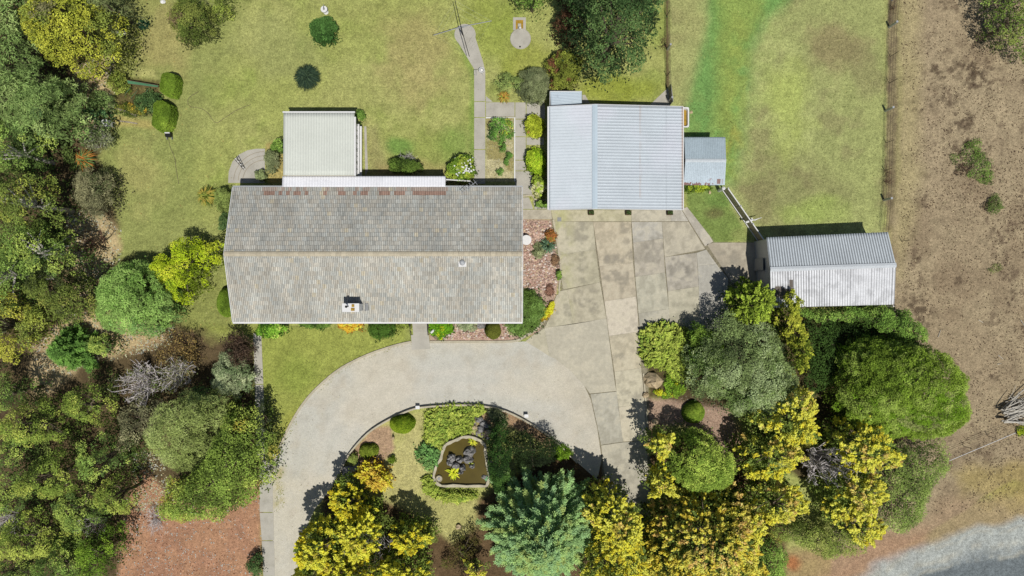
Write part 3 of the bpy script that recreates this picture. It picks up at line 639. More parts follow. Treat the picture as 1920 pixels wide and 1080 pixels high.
# front steps
st = thing('front_steps', 'pale concrete steps with black handrails at the front door', 'steps', W(788, 615, 0))
for k in range(4):
    ya = W(0, 604 + k * 6, 0)[1]; yb2 = W(0, 610 + k * 6, 0)[1]; mb = MB()
    mb.box(W(775, 0)[0], W(803, 0)[0], yb2, ya + (.5 if k == 0 else 0), 0, 0.52 - k * 0.13); mb.make('step', M['path'], st)
for xx in (772.5, 805):
    x = W(xx, 0)[0]; mb = MB(); y0 = W(0, 602)[1]; y1 = W(0, 627)[1]
    mb.tube((x, y0, 1.3), (x, y1, .9), .025, .025, 6)
    for t in (0, .5, 1): yy = y0 + (y1 - y0) * t; mb.tube((x, yy, 0), (x, yy, 1.3 - .4 * t), .02, .02, 6)
    for t in (.25, .75): yy = y0 + (y1 - y0) * t; mb.tube((x, yy, .3), (x, yy, 1.3 - .4 * t), .012, .012, 5)
    mb.make('handrail', M['black'], st)

# ---- garage
gr = thing('garage', 'large pale blue metal roofed garage at the end of the concrete drive', 'garage', (7.4, 9.3, 0))
gW, gE, gN, gS = 2.63, 12.2, 12.94, 5.59; gr_x, gz, gzr = 5.86, 2.6, 3.15
def gcol(u, v, X, Y):
    n = fbm(X, Y, 3.0, 71); c = np.tile(A((210, 219, 225)), (len(u), 1)) * (1 + .06 * (vn(np.floor(u * 8.5) * 7., v * 0, 1., 75) - .5))[:, None]; c = c * (1 - .10 * (np.abs(Y * 0 + X - 11.0) < .03))[:, None]; t = sstep(n, .35, .7)[:, None] * .7
    c = c * (1 - t) + np.array(A((220, 223, 232))) * t; rb = (u * 34) % 1
    r = np.exp(-((X - 9.12) / .05) ** 2)[:, None] * .45 * sstep(vn(X, Y, .5, 72), .3, .7)[:, None]
    e = np.exp(-((X - 12.15) / .06) ** 2)[:, None] * .6; r = np.maximum(r, e)
    return c * (1 - r) + np.array(A((188, 150, 118))) * r
sheet_roof('roof', (gE, gN, gz), (gE, gS, gz), (gr_x, gS, gzr), (gr_x, gN, gzr), 0.215, 0.035, gcol, M['metal'], gr, 'rib', 60)
sheet_roof('roof', (gW, gS, gz), (gW, gN, gz), (gr_x, gN, gzr), (gr_x, gS, gzr), 0.215, 0.035, gcol, M['metal'], gr, 'rib', 20)
mb = MB(); mb.c = A((196, 212, 222)); mb.add([(gr_x - .2, gS, gzr + .02), (gr_x, gS, gzr + .06), (gr_x + .17, gS, gzr + .045), (gr_x - .2, gN, gzr + .02), (gr_x, gN, gzr + .06), (gr_x + .17, gN, gzr + .045)], [(0, 1, 4, 3), (1, 2, 5, 4)]); mb.make('ridge_cap', M['metal'], gr)
mb = MB(); mb.box(gW - .1, gW, gS, gN, gz - .12, gz + .01); mb.make('gutter', M['white'], gr); mb = MB(); mb.box(gE, gE + .06, gS, gN, gz - .12, gz); mb.make('gutter', M['white'], gr)
for yy in (gS - .03, gN):
    mb = MB(); mb.add([(gW, yy, gz - .14), (gr_x, yy, gzr - .1), (gE, yy, gz - .14), (gE, yy, gz + .03), (gr_x, yy, gzr + .06), (gW, yy, gz + .03), (gW, yy + .03, gz - .14), (gr_x, yy + .03, gzr - .1), (gE, yy + .03, gz - .14), (gE, yy + .03, gz + .03), (gr_x, yy + .03, gzr + .06), (gW, yy + .03, gz + .03)],
           [(0, 1, 4, 5), (1, 2, 3, 4), (11, 10, 7, 6), (10, 9, 8, 7), (5, 4, 10, 11), (4, 3, 9, 10)])
    mb.make('barge_board', M['white'], gr)
mb = MB(); mb.box(gW + .25, gE - .2, gS + .4, gN - .2, 0, gz - .04); mb.make('wall', M['wallpaint'], gr)
for (a, b) in ((3.3, 5.9), (6.3, 8.7), (9.1, 11.6)):
    mb = MB(); mb.box(a, b, gS + .36, gS + .397, 0, 2.2)
    for z in np.arange(.1, 2.2, .15): mb.box(a, b, gS + .345, gS + .36, z, z + .06)
    mb.make('roller_door', M['grey'], gr)
mb = MB(); mb.box(3.4, 3.7, gS - .6, gS - .3, 0.03, 0.042); mb.make('drain_grate', M['grey'], gr)
# small annexe north-west
an = thing('lean_to', 'small flat roofed lean-to with pale metal roof behind the garage', 'shed', W(1061, 185, 0))
a = [W(1031.5, 172, 2.0), W(1091, 171, 2.0), W(1091, 195, 2.05), W(1033, 200, 2.05)]
sheet_roof('roof', a[3], a[0], a[1], a[2], 0.12, 0.01, lambda u, v, X, Y: np.tile(A((196, 211, 222)), (len(u), 1)) * (1 - .15 * sstep(fbm(X, Y, .6, 74), .6, .75)[:, None]), M['metal'], an, 'sine', 20)
mb = MB(); mb.box(a[0][0] - .03, a[0][0], a[3][1], a[0][1], 1.9, 2.06); mb.box(a[0][0], a[1][0], a[0][1], a[0][1] + .04, 1.9, 2.04); mb.make('fascia', M['white'], an)
mb = MB(); mb.box(a[3][0] + .1, a[1][0] - .1, a[2][1] - .1, a[0][1] - .1, 0, 1.92); mb.make('wall', M['wallpaint'], an)
mb = MB(); mb.box(a[1][0] - .1, a[1][0] - .06, a[2][1] + .05, a[0][1] - .2, .05, 1.85); mb.make('door', M['grey'], an)
# east annexe
ea = thing('garden_shed', 'small gable shed with corrugated roof rusting along its south edge', 'shed', W(1318, 300, 0))
e = dict(nw=W(1283, 257, 2.5), ne=W(1360, 257, 2.5), rw=W(1285, 301, 2.85), re=W(1361.5, 301, 2.85), sw=W(1282, 347, 2.5), se=W(1359, 347, 2.5))
def ecol(u, v, X, Y):
    c = np.tile(A((176, 192, 200)), (len(u), 1)); south = Y < e['rw'][1]
    c[south] = A((196, 210, 218))
    k = vn(X, Y * .3, .09, 80)
    r = np.where(south & (v < .05 + .09 * vn(X, Y * 0, .1, 81)) & (k > .35) & (u < .72), .85, 0.)
    r = np.maximum(r, np.where(south & (abs(u - .87) < .07) & (v > .04) & (v < .26) & (vn(X, Y * 0, .06, 83) > .45), .8, 0))
    r = np.maximum(r, np.where(south & (abs(u - .63) < .05) & (abs(v - .22) < .06) & (vn(X, Y, .08, 84) > .55), .5, 0))
    r = r[:, None]; return c * (1 - r) + np.array(A((138, 84, 66))) * r
sheet_roof('roof', e['ne'], e['nw'], e['rw'], e['re'], 0.125, 0.014, ecol, M['oldmetal'], ea, 'sine', 14)
sheet_roof('roof', e['sw'], e['se'], e['re'], e['rw'], 0.125, 0.014, ecol, M['oldmetal'], ea, 'sine', 40)
mb = MB(); mb.c = A((206, 214, 218)); y = e['rw'][1]
mb.add([(e['rw'][0], y - .12, 2.86), (e['rw'][0], y, 2.9), (e['rw'][0], y + .12, 2.86), (e['re'][0], y - .12, 2.86), (e['re'][0], y, 2.9), (e['re'][0], y + .12, 2.86)], [(0, 3, 4, 1), (1, 4, 5, 2)]); mb.make('ridge_cap', M['oldmetal'], ea)
mb = MB(); x0, x1 = e['sw'][0] + .12, e['se'][0] - .12; y0, y1 = e['sw'][1] + .3, e['nw'][1] - .15
mb.box(x0, x1, y0, y1, 0, 2.44); mb.add([(x0, y0, 2.44), (x0, y1, 2.44), (x0, (y0 + y1) / 2, 2.76), (x1, y0, 2.44), (x1, y1, 2.44), (x1, (y0 + y1) / 2, 2.76)], [(0, 1, 2), (3, 5, 4)]); mb.make('wall', M['galv'], ea)
mb = MB(); mb.box(x1 - 1.2, x1 - .4, y0 - .03, y0, .05, 1.9); mb.make('door', M['grey'], ea)
# paddock shed
ps = thing('paddock_shed', 'long gable shed with grey corrugated north roof and whitish patched south roof', 'shed', W(1550, 505, 0))
q = dict(nw=W(1437, 445, 2.75), ne=W(1665, 435, 2.75), rw=W(1444, 505, 3.5), re=W(1680, 497, 3.5), sw=W(1446, 577, 2.85), se=W(1677, 571, 2.85))
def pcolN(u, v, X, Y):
    ph = (u * PSN) % 1; valley_shade = np.where((ph > .5) & (ph < .99), .5, 1.12)[:, None]  # corrugation shading painted into the tint: valleys darker, crests lighter
    return np.tile(A((208, 216, 221)), (len(u), 1)) * valley_shade * (1.0 + .14 * (fbm(X, Y, 1.5, 90)[:, None] - .5))
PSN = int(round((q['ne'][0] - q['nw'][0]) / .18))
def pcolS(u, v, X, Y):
    ph = (u * PSN) % 1; c = np.tile(A((228, 230, 233)), (len(u), 1)) * np.where((ph > .6) & (ph < .95), .5, 1.06)[:, None]; n = fbm(X, Y, .5, 91); c = c * (1.05 - .2 * sstep(n, .45, .7))[:, None]  # dark valley lines here too are corrugation shading put into the tint
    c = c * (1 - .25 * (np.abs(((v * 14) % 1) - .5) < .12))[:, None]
    t = sstep(.10 - np.hypot((u - .085), (v - .42) * .55) + .12 * (fbm(X, Y, .5, 92) - .5), 0, .01)[:, None] * (fbm(X, Y, .45, 93) > .42)[:, None]
    t2 = ((abs(u - .165) < .014) & (abs(v - .62) < .1))[:, None]; t = np.maximum(t, t2)
    t3 = ((abs(u - .15) < .02) & (v < .35) & (v > .18))[:, None]; t = np.maximum(t, t3)
    return c * (1 - t) + np.array(A((112, 104, 96))) * t
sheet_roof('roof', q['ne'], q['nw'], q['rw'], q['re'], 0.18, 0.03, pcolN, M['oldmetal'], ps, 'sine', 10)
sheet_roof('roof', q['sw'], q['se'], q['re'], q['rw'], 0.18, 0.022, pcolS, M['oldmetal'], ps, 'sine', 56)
mb = MB(); mb.c = A((206, 212, 216)); a = np.array(q['rw']); b = np.array(q['re']); d = (b - a)[:2] / np.linalg.norm((b - a)[:2]); n = np.array([-d[1], d[0], 0]) * .17; up = np.array([0, 0, .05])
mb.add([a - n + up * .6, a + up * 1.6, a + n + up * .6, b - n + up * .6, b + up * 1.6, b + n + up * .6], [(0, 3, 4, 1), (1, 4, 5, 2)]); mb.make('ridge_cap', M['oldmetal'], ps)
def lerp3(a, b, t): return tuple(np.array(a) * (1 - t) + np.array(b) * t)
cw = [np.array(q[k]) for k in ('sw', 'se', 'ne', 'nw')]; ctr = sum(cw) / 4
cin = [tuple((ctr + (c - ctr) * np.array([.985, .95, 1]))[:2]) for c in cw]
mb = MB(); mb.prism(cin, 0, 2.7); rw, re = np.array(q['rw']) + [.12, 0, -.1], np.array(q['re']) - [.12, 0, .1]
mb.add([(*cin[0], 2.7), (*cin[3], 2.7), rw, (*cin[1], 2.7), (*cin[2], 2.7), re], [(0, 1, 2), (3, 5, 4)]); mb.make('wall', M['galv'], ps)
mb = MB(); x, y = cin[3][0] - .03, cin[3][1] - 1.3; mb.box(x - .02, x + .02, y - .9, y, .03, 2.0); dr = mb.make('door', M['grey'], ps)
mb = MB(); mb.tube((x - .06, y - .8, 1), (x - .02, y - .8, 1), .02, .02, 6); mb.make('handle', M['black'], dr)
mb = MB(); x, y, _ = W(1444, 580, 2.5); mb.tube((x, y - .0, 0), (x, y + .1, 2.5), .045, .045, 8); mb.make('downpipe', M['white'], ps); mb = MB(); x, y, _ = W(1676, 574, 2.5); mb.tube((x - .02, y - .05, .0), (x - .02, y, 2.5), .045, .045, 8); mb.make('downpipe', M['white'], ps)
mb = MB(); x, y, _ = W(1430, 466, 0); mb.prism([(x - .5, y - .25), (x + .45, y - .25), (x + .45, y + .25), (x - .5, y + .25)], 0, .35); o = mb.make('concrete_block', M['path']); tag(o, 'low concrete block against the west wall of the paddock shed', 'block')

# ------------------------------------------------------------------ foliage
def unit(v): return v / (np.linalg.norm(v, axis=-1, keepdims=True) + 1e-9)
def leaf_mesh(name, C, Ax, Nn, L, Wd, T, parent=None, mat=None):
    Ax = unit(Ax); B = unit(np.cross(Nn, Ax)); Ax = Ax * L[:, None] / 2; B = B * Wd[:, None] / 2
    V = np.stack([C - Ax, C + B, C + Ax, C - B], 1).reshape(-1, 3)
    V[:, 2] = np.maximum(V[:, 2], 0.005)
    F = np.arange(len(V)).reshape(-1, 4)
    return build(name, V, F, mat or LEAF, parent, ftint=T)
def E(cx, cy, rx, ry=None, seed=None, rough=0.12, rot=0):
    ry = rx if ry is None else ry; r = np.random.default_rng(int(seed if seed is not None else cx * 7 + cy)); n = 28
    ph = r.random(4) * 6.28; a = np.linspace(0, 2 * math.pi, n, endpoint=False)
    k = 1 + rough * (np.sin(2 * a + ph[0]) * .5 + np.sin(3 * a + ph[1]) * .6 + np.sin(5 * a + ph[2]) * .5 + np.sin(8 * a + ph[3]) * .35)
    x = rx * k * np.cos(a); y = ry * k * np.sin(a); c, s = math.cos(rot), math.sin(rot)
    return [(cx + x[i] * c - y[i] * s, cy + x[i] * s + y[i] * c) for i in range(n)]
def rough_poly(poly, amp, seed):
    p = smooth_line(list(poly) + [poly[0]], 4)[:-1]; r = np.random.default_rng(seed)
    return [(x + r.normal(0, amp), y + r.normal(0, amp)) for x, y in p]
def pick(pal, t):
    """choose palette entries with t in 0..1 (array)"""
    cs = np.array([A(c, KL) for c, _ in pal]); wts = np.cumsum([w for _, w in pal]); wts = wts / wts[-1]
    return cs[np.minimum(np.searchsorted(wts, t), len(pal) - 1)]
def crown(poly, zt, zb, style='leafy', pal=None, rc=0.45, leaf=0.13, dens=70, seed=1, gap=0.05, sp=1.0, pw=2.0, tone=0.27, wid=0.55, fill=True, jz=0.7, rim=0.9):
    r = np.random.default_rng(seed); hm = zb + (zt - zb) * 0.5
    if style != 'clipped' and zt > 1.7: poly = rough_poly(poly[::2] if len(poly) > 20 else poly, 3.2, seed)
    q = np.array(P(poly, hm)); x0, y0 = q.min(0); x1, y1 = q.max(0)
    def cent(step):
        xs = np.arange(x0, x1 + step, step); ys = np.arange(y0, y1 + step, step * .87); X, Y = np.meshgrid(xs, ys); X = X + (np.arange(len(ys)) % 2)[:, None] * step / 2
        X = X.ravel() + r.uniform(-.42, .42, X.size) * step; Y = Y.ravel() + r.uniform(-.42, .42, Y.size) * step
        d = sdist(X, Y, q); k = d > rc * .35; return X[k], Y[k], d[k]
    dm_all = sdist(*[g.ravel() for g in np.meshgrid(np.linspace(x0, x1, 30), np.linspace(y0, y1, 30))], q).max()
    def zf(d):
        t = np.clip(d / (dm_all * rim), 0, 1); return zb + (zt - zb) * (1 - (1 - t) ** pw) ** (1 / 1.6)
    X, Y, d = cent(rc * sp)
    if len(X) == 0: X = np.array([q[:, 0].mean()]); Y = np.array([q[:, 1].mean()]); d = np.array([dm_all])
    keep = r.random(len(X)) > gap + .35 * gap * (fbm(X, Y, 2, seed % 50) > .6); 
    if keep.sum() > 1: X, Y, d = X[keep], Y[keep], d[keep]
    Z = zf(d) + (fbm(X, Y, 1.4, seed % 60 + 1) - .5) * jz * 2 - rc * .5
    if zt > 3.4: Z = Z + (fbm(X, Y, 2.6, seed % 55 + 3, 2) - .5) * 2.6 * min(1, (zt - zb) / 5)
    Z = np.maximum(Z, rc * .5)
    if fill and style != 'clipped':
        X2, Y2, d2 = cent(rc * 1.5); Z2 = np.maximum(.15, zb * .6 + (zf(d2) - zb) * .5 - rc)
    n = len(X); cx, cy = q.mean(0)
    RC = rc * (.6 + .85 * r.random(n) ** 1.4)
    ct = np.clip(fbm(X, Y, 1.6, seed % 70 + 2) * 1.6 - .3 + r.normal(0, .12, n), 0, 1)
    ccol = pick(pal, ct); cb = 1 + r.normal(0, tone * .6, n)
    cnt = np.maximum(6, (dens * (RC / rc) ** 2)).astype(int); idx = np.repeat(np.arange(n), cnt); N = len(idx)
    c = np.stack([X, Y, Z], 1)[idx]; rr = RC[idx][:, None]
    if style in ('leafy', 'feather'):
        dv = r.normal(size=(N, 3)); dv[:, 2] = np.abs(dv[:, 2]) * 1.0 - .25; dv = unit(dv); rad = r.uniform(.45, 1.08, (N, 1)) ** .7
        C = c + dv * rr * rad * np.array([1, 1, .85]); nn = unit(dv * .5 + r.normal(size=(N, 3)) * .38 + np.array([0, 0, .8]))
        ax = np.cross(nn, r.normal(size=(N, 3)))
        L = leaf * r.uniform(.6, 1.35, N); Wd = L * (wid if style == 'leafy' else .28)
        if style == 'feather': ax = unit(ax) + np.stack([c[:, 0] - cx, c[:, 1] - cy, np.zeros(N)], 1) * .12; L = L * 1.6
        col_ = ccol[idx] * cb[idx][:, None] * (1 + r.normal(0, tone, (N, 1)))
    elif style == 'plume':
        out = np.stack([X - cx, Y - cy, np.zeros(n)], 1); out = unit(out) * np.minimum(1, np.linalg.norm(out, axis=1, keepdims=True) / 1.0)
        axc = unit(out * .9 + r.normal(size=(n, 3)) * np.array([.45, .45, .15]) + np.array([0, 0, .55]))
        t = r.random(N) ** .8; sd = r.normal(size=(N, 3)) * (.42 * (1.15 - t))[:, None] * rr
        a_ = axc[idx]; C = c + a_ * (t[:, None] * 1.9 - .5) * rr + sd
        nn = unit(r.normal(size=(N, 3)) * .2 + np.array([0, -.25, 1.])); ax = a_ * np.array([1, 1, .4]) + r.normal(size=(N, 3)) * .45
        L = leaf * r.uniform(.7, 1.4, N); Wd = L * .62
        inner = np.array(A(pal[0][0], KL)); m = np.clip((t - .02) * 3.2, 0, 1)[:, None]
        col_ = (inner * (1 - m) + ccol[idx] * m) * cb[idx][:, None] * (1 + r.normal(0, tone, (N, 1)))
    elif style == 'clipped':
        per = np.linalg.norm(np.roll(q, -1, 0) - q, axis=1).sum(); area = max(.05, (sdist(*[g.ravel() for g in np.meshgrid(np.linspace(x0, x1, 40), np.linspace(y0, y1, 40))], q) > 0).mean() * (x1 - x0) * (y1 - y0))
        la = leaf * leaf * .3; N = int(3.2 * (area + per * zt * .7) / la)
        Xr = r.uniform(x0, x1, N * 2); Yr = r.uniform(y0, y1, N * 2); dd = sdist(Xr, Yr, q); k = dd > 0; Xr, Yr, dd = Xr[k][:N], Yr[k][:N], dd[k][:N]
        edge = dd < leaf * 1.2; Zr = zf(dd) - np.abs(r.normal(0, leaf * .8, len(dd))) + (vn(Xr, Yr, .28, 52) - .5) * .14; Zr[edge] = zf(dd[edge]) * r.random(edge.sum()) ** .6
        N = len(Xr); C = np.stack([Xr, Yr, np.maximum(Zr, .03)], 1); g = np.stack([Xr - cx, Yr - cy, np.full(N, dm_all)], 1)
        nn = unit(unit(g) + r.normal(size=(N, 3)) * .35 + np.array([0, 0, .9])); ax = np.cross(nn, r.normal(size=(N, 3))); L = leaf * r.uniform(.7, 1.7, N); Wd = L * .6
        ct = np.clip(fbm(Xr, Yr, .9, seed % 70 + 2) * 1.6 - .3 + r.normal(0, .1, N), 0, 1); col_ = pick(pal, ct) * (1 + r.normal(0, tone, (N, 1)))
    Cs = [C]; As = [ax]; Ns = [nn]; Ls = [L]; Ws = [Wd]; Ts = [col_]
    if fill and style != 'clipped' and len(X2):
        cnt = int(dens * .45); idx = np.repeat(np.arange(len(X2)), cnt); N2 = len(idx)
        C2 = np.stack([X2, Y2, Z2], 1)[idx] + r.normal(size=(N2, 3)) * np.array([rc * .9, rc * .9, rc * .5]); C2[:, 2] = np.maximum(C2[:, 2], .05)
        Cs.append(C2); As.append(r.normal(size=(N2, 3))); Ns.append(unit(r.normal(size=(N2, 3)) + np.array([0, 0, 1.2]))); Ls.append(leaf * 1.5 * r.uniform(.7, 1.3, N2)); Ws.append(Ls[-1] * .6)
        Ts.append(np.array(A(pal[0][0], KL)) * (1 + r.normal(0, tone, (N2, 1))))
    return [np.concatenate(a) for a in (Cs, As, Ns, Ls, Ws, Ts)], (cx, cy), c

def plant(name, label, cat, poly, zt, zb=0.1, style='leafy', pal=None, group=None, tree=None, bark='bark', nl=7, **kw):
    kw.setdefault('seed', abs(hash_(label)) % 9999)
    (C, Ax, Nn, L, Wd, T), (cx, cy), cl = crown(poly, zt, zb, style, pal, **kw)
    T = np.clip(T, .003, .9)
    if tree is None: tree = zt > 1.6
    if not tree:
        o = leaf_mesh(name, C, Ax, Nn, L, Wd, T); return tag(o, label, cat, group)
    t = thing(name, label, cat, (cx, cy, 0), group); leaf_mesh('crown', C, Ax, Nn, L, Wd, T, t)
    r = random.Random(kw['seed']); mb = MB(); r0 = .05 + .018 * zt; zm = zb + (zt - zb) * .45
    p0 = (cx, cy, 0); p1 = (cx + r.uniform(-.1, .1), cy + r.uniform(-.1, .1), zm * .5); p2 = (cx + r.uniform(-.2, .2), cy + r.uniform(-.2, .2), zm)
    mb.line([p0, p1, p2], r0, r0 * .6, 7); tr = mb.make('trunk', M[bark], t)
    idx = np.random.default_rng(kw['seed']).integers(0, len(cl), nl); mb = MB()
    for i in idx:
        e = Vector(cl[i]); s = Vector(p1).lerp(Vector(p2), r.uniform(.3, 1)); m = s.lerp(e, .5) + Vector((r.uniform(-.2, .2), r.uniform(-.2, .2), r.uniform(0, .2)))
        mb.line([s, m, e], r0 * .45, .012, 5)
    mb.make('limb', M[bark], tr)
    return t
def hash_(s):
    h = 0
    for ch in s: h = (h * 131 + ord(ch)) % 1000003
    return h
def conifer(name, label, apex, zt, rad, pal, seed, n_br=230, zb=.8, fine=1.0):
    r = np.random.default_rng(seed); ax0 = np.array(W(apex[0], apex[1], zt)); cx, cy = ax0[:2]
    t = thing(name, label, 'tree', (cx, cy, 0)); Cs = []; As = []; Ts = []; Ls = []; base = [np.array(A(c, KL)) for c, _ in pal]; mb = MB()
    for k in range(n_br):
        f = (k + .5) / n_br; z = zb + (zt - zb) * f ** 1.1; R0 = rad * (1 - f) ** .75 * r.uniform(.75, 1.1) + .25; az = k * 2.39996 + r.normal(0, .15)
        d = np.array([math.cos(az), math.sin(az), .0]); sdv = np.array([-d[1], d[0], 0]); bend = r.normal(0, .15)
        ns = max(5, int(R0 / .085)); s = np.linspace(.12, 1, ns)
        ctr = np.array([cx, cy, z]) + (d * (s * R0)[:, None]) + sdv * (bend * s ** 2 * R0 * .4)[:, None] + np.array([0, 0, 1.]) * (.22 * R0 * s - .18 * R0 * s ** 2)[:, None]
        cbr = base[int(r.integers(len(base)))] * (1 + r.normal(0, .07))
        mb.line([tuple(ctr[0]), tuple(ctr[-1])], .03, .008, 4)
        for side in (-1, 0, 1):
            for rep in range(7):
                ln = (.50 * (1.05 - s * .75)) * min(1, R0 / 1.5) if side else np.full(ns, .2); off = r.random(ns) * ln
                dirv = unit(d * .8 + sdv * side * .85 + r.normal(size=(ns, 3)) * .22 + np.array([0, 0, .1]))
                Cs.append(ctr + dirv * off[:, None] + r.normal(size=(ns, 3)) * .06); As.append(dirv + r.normal(size=(ns, 3)) * .25); Ls.append(r.uniform(.08, .19, ns) * fine); Ts.append(cbr * (1 + r.normal(0, .14, (ns, 1))))
    C = np.concatenate(Cs); N = len(C); Lg = np.concatenate(Ls)
    leaf_mesh('crown', C, np.concatenate(As), unit(r.normal(size=(N, 3)) * .35 + np.array([0, 0, 1])), Lg, Lg * .38, np.clip(np.concatenate(Ts), .003, .9), t)
    tb = MB(); tb.tube((cx, cy, 0), (cx, cy, zt - .2), .06 + .02 * zt, .03, 8); tr = tb.make('trunk', M['bark'], t); mb.make('limb', M['bark'], tr)
    return t
def twigs(name, label, cat, cx, cy, rx, ry, h, mat, seed, n=26, group=None, leafpal=None, r0=.022, nleaf=0):
    r = random.Random(seed); base = Vector(W(cx, cy, 0)); mb = MB(); tips = []
    k = S * (1 - h * .6 / HC); bx, by = (cx - 960) * k, (540 - cy) * k; base = Vector((bx, by, 0))
    for i in range(n):
        a = r.uniform(0, 6.283); q = math.sqrt(r.random()); e = Vector((bx + math.cos(a) * q * rx * S, by + math.sin(a) * q * ry * S, h * r.uniform(.6, 1)))
        st = base.lerp(Vector((e.x, e.y, 0)), .25) + Vector((0, 0, h * .1)); m = st.lerp(e, .5) + Vector((r.uniform(-.15, .15), r.uniform(-.15, .15), .1))
        mb.line([st, m, e], r0, r0 * .4, 4)
        for j in range(5):
            s = m.lerp(e, r.random()); dd = Vector((r.uniform(-1, 1), r.uniform(-1, 1), r.uniform(0, .8))).normalized(); t2 = s + dd * r.uniform(.2, .5); mb.tube(s, t2, r0 * .4, r0 * .2, 3); tips.append(t2)
    if leafpal:
        root = thing(name, label, cat, tuple(base), group); mb.make('stem', M[mat], root); rg = np.random.default_rng(seed); T0 = np.array([tuple(t) for t in tips]); idx = rg.integers(0, len(T0), nleaf)
        C = T0[idx] + rg.normal(size=(nleaf, 3)) * .12; C[:, 2] = np.maximum(C[:, 2], .05); L = rg.uniform(.06, .15, nleaf)
        leaf_mesh('foliage', C, rg.normal(size=(nleaf, 3)), unit(rg.normal(size=(nleaf, 3)) + [0, 0, 1]), L, L * .6, pick(leafpal, rg.random(nleaf)) * (1 + rg.normal(0, .2, (nleaf, 1))), root)
        return root
    o = mb.make(name, M[mat]); return tag(o, label, cat, group)
def spiky(name, label, cat, cx, cy, rad, h, pal, seed, n=160, wd=.05, tip=None):
    r = np.random.default_rng(seed); k = S * (1 - h * .5 / HC); bx, by = (cx - 960) * k, (540 - cy) * k; Rm = rad * S
    V = []; F = []; T = []
    cs = [np.array(A(c, KL)) for c, _ in pal]
    for i in range(n):
        a = r.uniform(0, 6.283); rr_ = Rm * r.uniform(.45, 1.05); d = np.array([math.cos(a), math.sin(a), 0]); sd = np.array([-d[1], d[0], 0]) * wd / 2; hz = h * r.uniform(.6, 1) * (1.2 - .5 * rr_ / Rm)
        pts = [np.array([bx, by, .05]) + d * .04, np.array([bx, by, 0]) + d * rr_ * .5 + [0, 0, hz], np.array([bx, by, 0]) + d * rr_ + [0, 0, hz * .65]]
        b = len(V); V += [pts[0] - sd, pts[0] + sd, pts[1] + sd, pts[1] - sd, pts[2] + sd * .15, pts[2] - sd * .15]; F += [(b, b + 1, b + 2, b + 3), (b + 3, b + 2, b + 4, b + 5)]
        c = cs[r.integers(len(cs))] * (1 + r.normal(0, .15)); T += [c, c if tip is None or r.random() < .5 else np.array(A(tip, KL))]
    o = build(name, V, np.array(F), LEAF, ftint=np.clip(np.array(T), .003, .9)); return tag(o, label, cat)

# palettes: first entry is the inner growth colour, also used for the fill layer
WATTLE = [((80, 96, 54), 1), ((112, 134, 76), 2), ((134, 152, 92), 2), ((100, 126, 78), 1)]
OLIVE = [((82, 94, 40), 1), ((118, 132, 58), 2), ((132, 142, 64), 1.4), ((92, 106, 54), 1)]
GOLDO = [((92, 98, 42), 1), ((134, 140, 52), 2), ((152, 154, 58), 1.6), ((120, 132, 60), 1.4), ((112, 110, 76), .6)]
EUC = [((62, 80, 38), 1.3), ((104, 126, 60), 2), ((138, 154, 74), 1.6), ((84, 104, 54), 1.2)]
DARK = [((38, 52, 30), 1), ((58, 80, 44), 2), ((80, 102, 58), 2), ((66, 86, 48), 1)]
LIME = [((84, 100, 24), 1), ((146, 164, 36), 2), ((170, 182, 52), 2), ((122, 144, 36), 1)]
GREYG = [((82, 92, 66), 1), ((122, 136, 98), 2), ((146, 156, 118), 2), ((106, 122, 84), 1)]
GOLD = [((104, 120, 56), .4), ((198, 180, 56), 2), ((203, 189, 72), 2.6), ((200, 168, 92), .9), ((164, 152, 64), .6)]
BLUEG = [((122, 150, 98), 1), ((134, 164, 108), 2), ((144, 170, 106), 1), ((128, 158, 110), 1), ((142, 158, 92), .6)]
JUN = [((108, 124, 50), .7), ((140, 156, 66), 3), ((154, 166, 76), 2), ((124, 144, 62), 1)]
CLIP = [((72, 92, 28), 1), ((90, 112, 36), 2), ((110, 130, 46), 1)]
SAGE = [((84, 92, 64), 1), ((112, 120, 84), 2), ((128, 134, 98), 2)]
MID = [((62, 84, 36), 1), ((96, 124, 54), 2), ((124, 150, 70), 2), ((84, 110, 50), 1)]
BIGR = [((88, 108, 38), 1), ((108, 130, 46), 2), ((126, 144, 66), 1.2), ((94, 122, 34), 1.6), ((116, 124, 72), .4)]
GREYD = [((74, 72, 54), 1), ((104, 104, 76), 2), ((126, 124, 92), 2), ((88, 96, 62), 1)]
ORNG = [((150, 100, 40), 1), ((220, 150, 50), 2), ((234, 184, 70), 2)]
CREAM = [((90, 110, 40), 1), ((140, 160, 60), 2), ((214, 210, 140), 2), ((222, 190, 90), .6)]

# ------------------------------------------------------------------ western woodland
GW = 'trees in the western woodland'
plant('wattle_tree', 'large grey green feathery tree in the far north-west corner', 'tree', [(-60, -60), (60, -60), (75, 20), (60, 90), (90, 150), (140, 170), (150, 200), (125, 235), (100, 270), (60, 250), (0, 270), (-60, 260)], 8, 2, 'feather', WATTLE, rc=.5, leaf=.15, dens=100, group=GW, seed=11)
plant('wattle_tree', 'golden olive rounded tree near the north-west corner', 'tree', [(60, 20), (90, -10), (150, -20), (190, 10), (225, 45), (218, 85), (195, 120), (160, 135), (110, 128), (75, 95), (52, 55)], 6.5, 1.2, 'leafy', GOLDO, rc=.38, leaf=.12, dens=75, group=GW, seed=12)
plant('tree', 'small grey purple tinged tree above the golden olive tree', 'tree', E(205, 12, 36, 42), 5, 1, 'feather', [((84, 88, 58), 1), ((112, 122, 78), 2), ((118, 104, 88), 1)], rc=.4, leaf=.13, dens=60, group=GW, gap=.15)
plant('tree', 'feathery green tree at the left edge beside the golden olive tree', 'tree', E(60, 190, 90, 62), 6, 1, 'feather', WATTLE, rc=.45, leaf=.14, dens=90, group=GW)
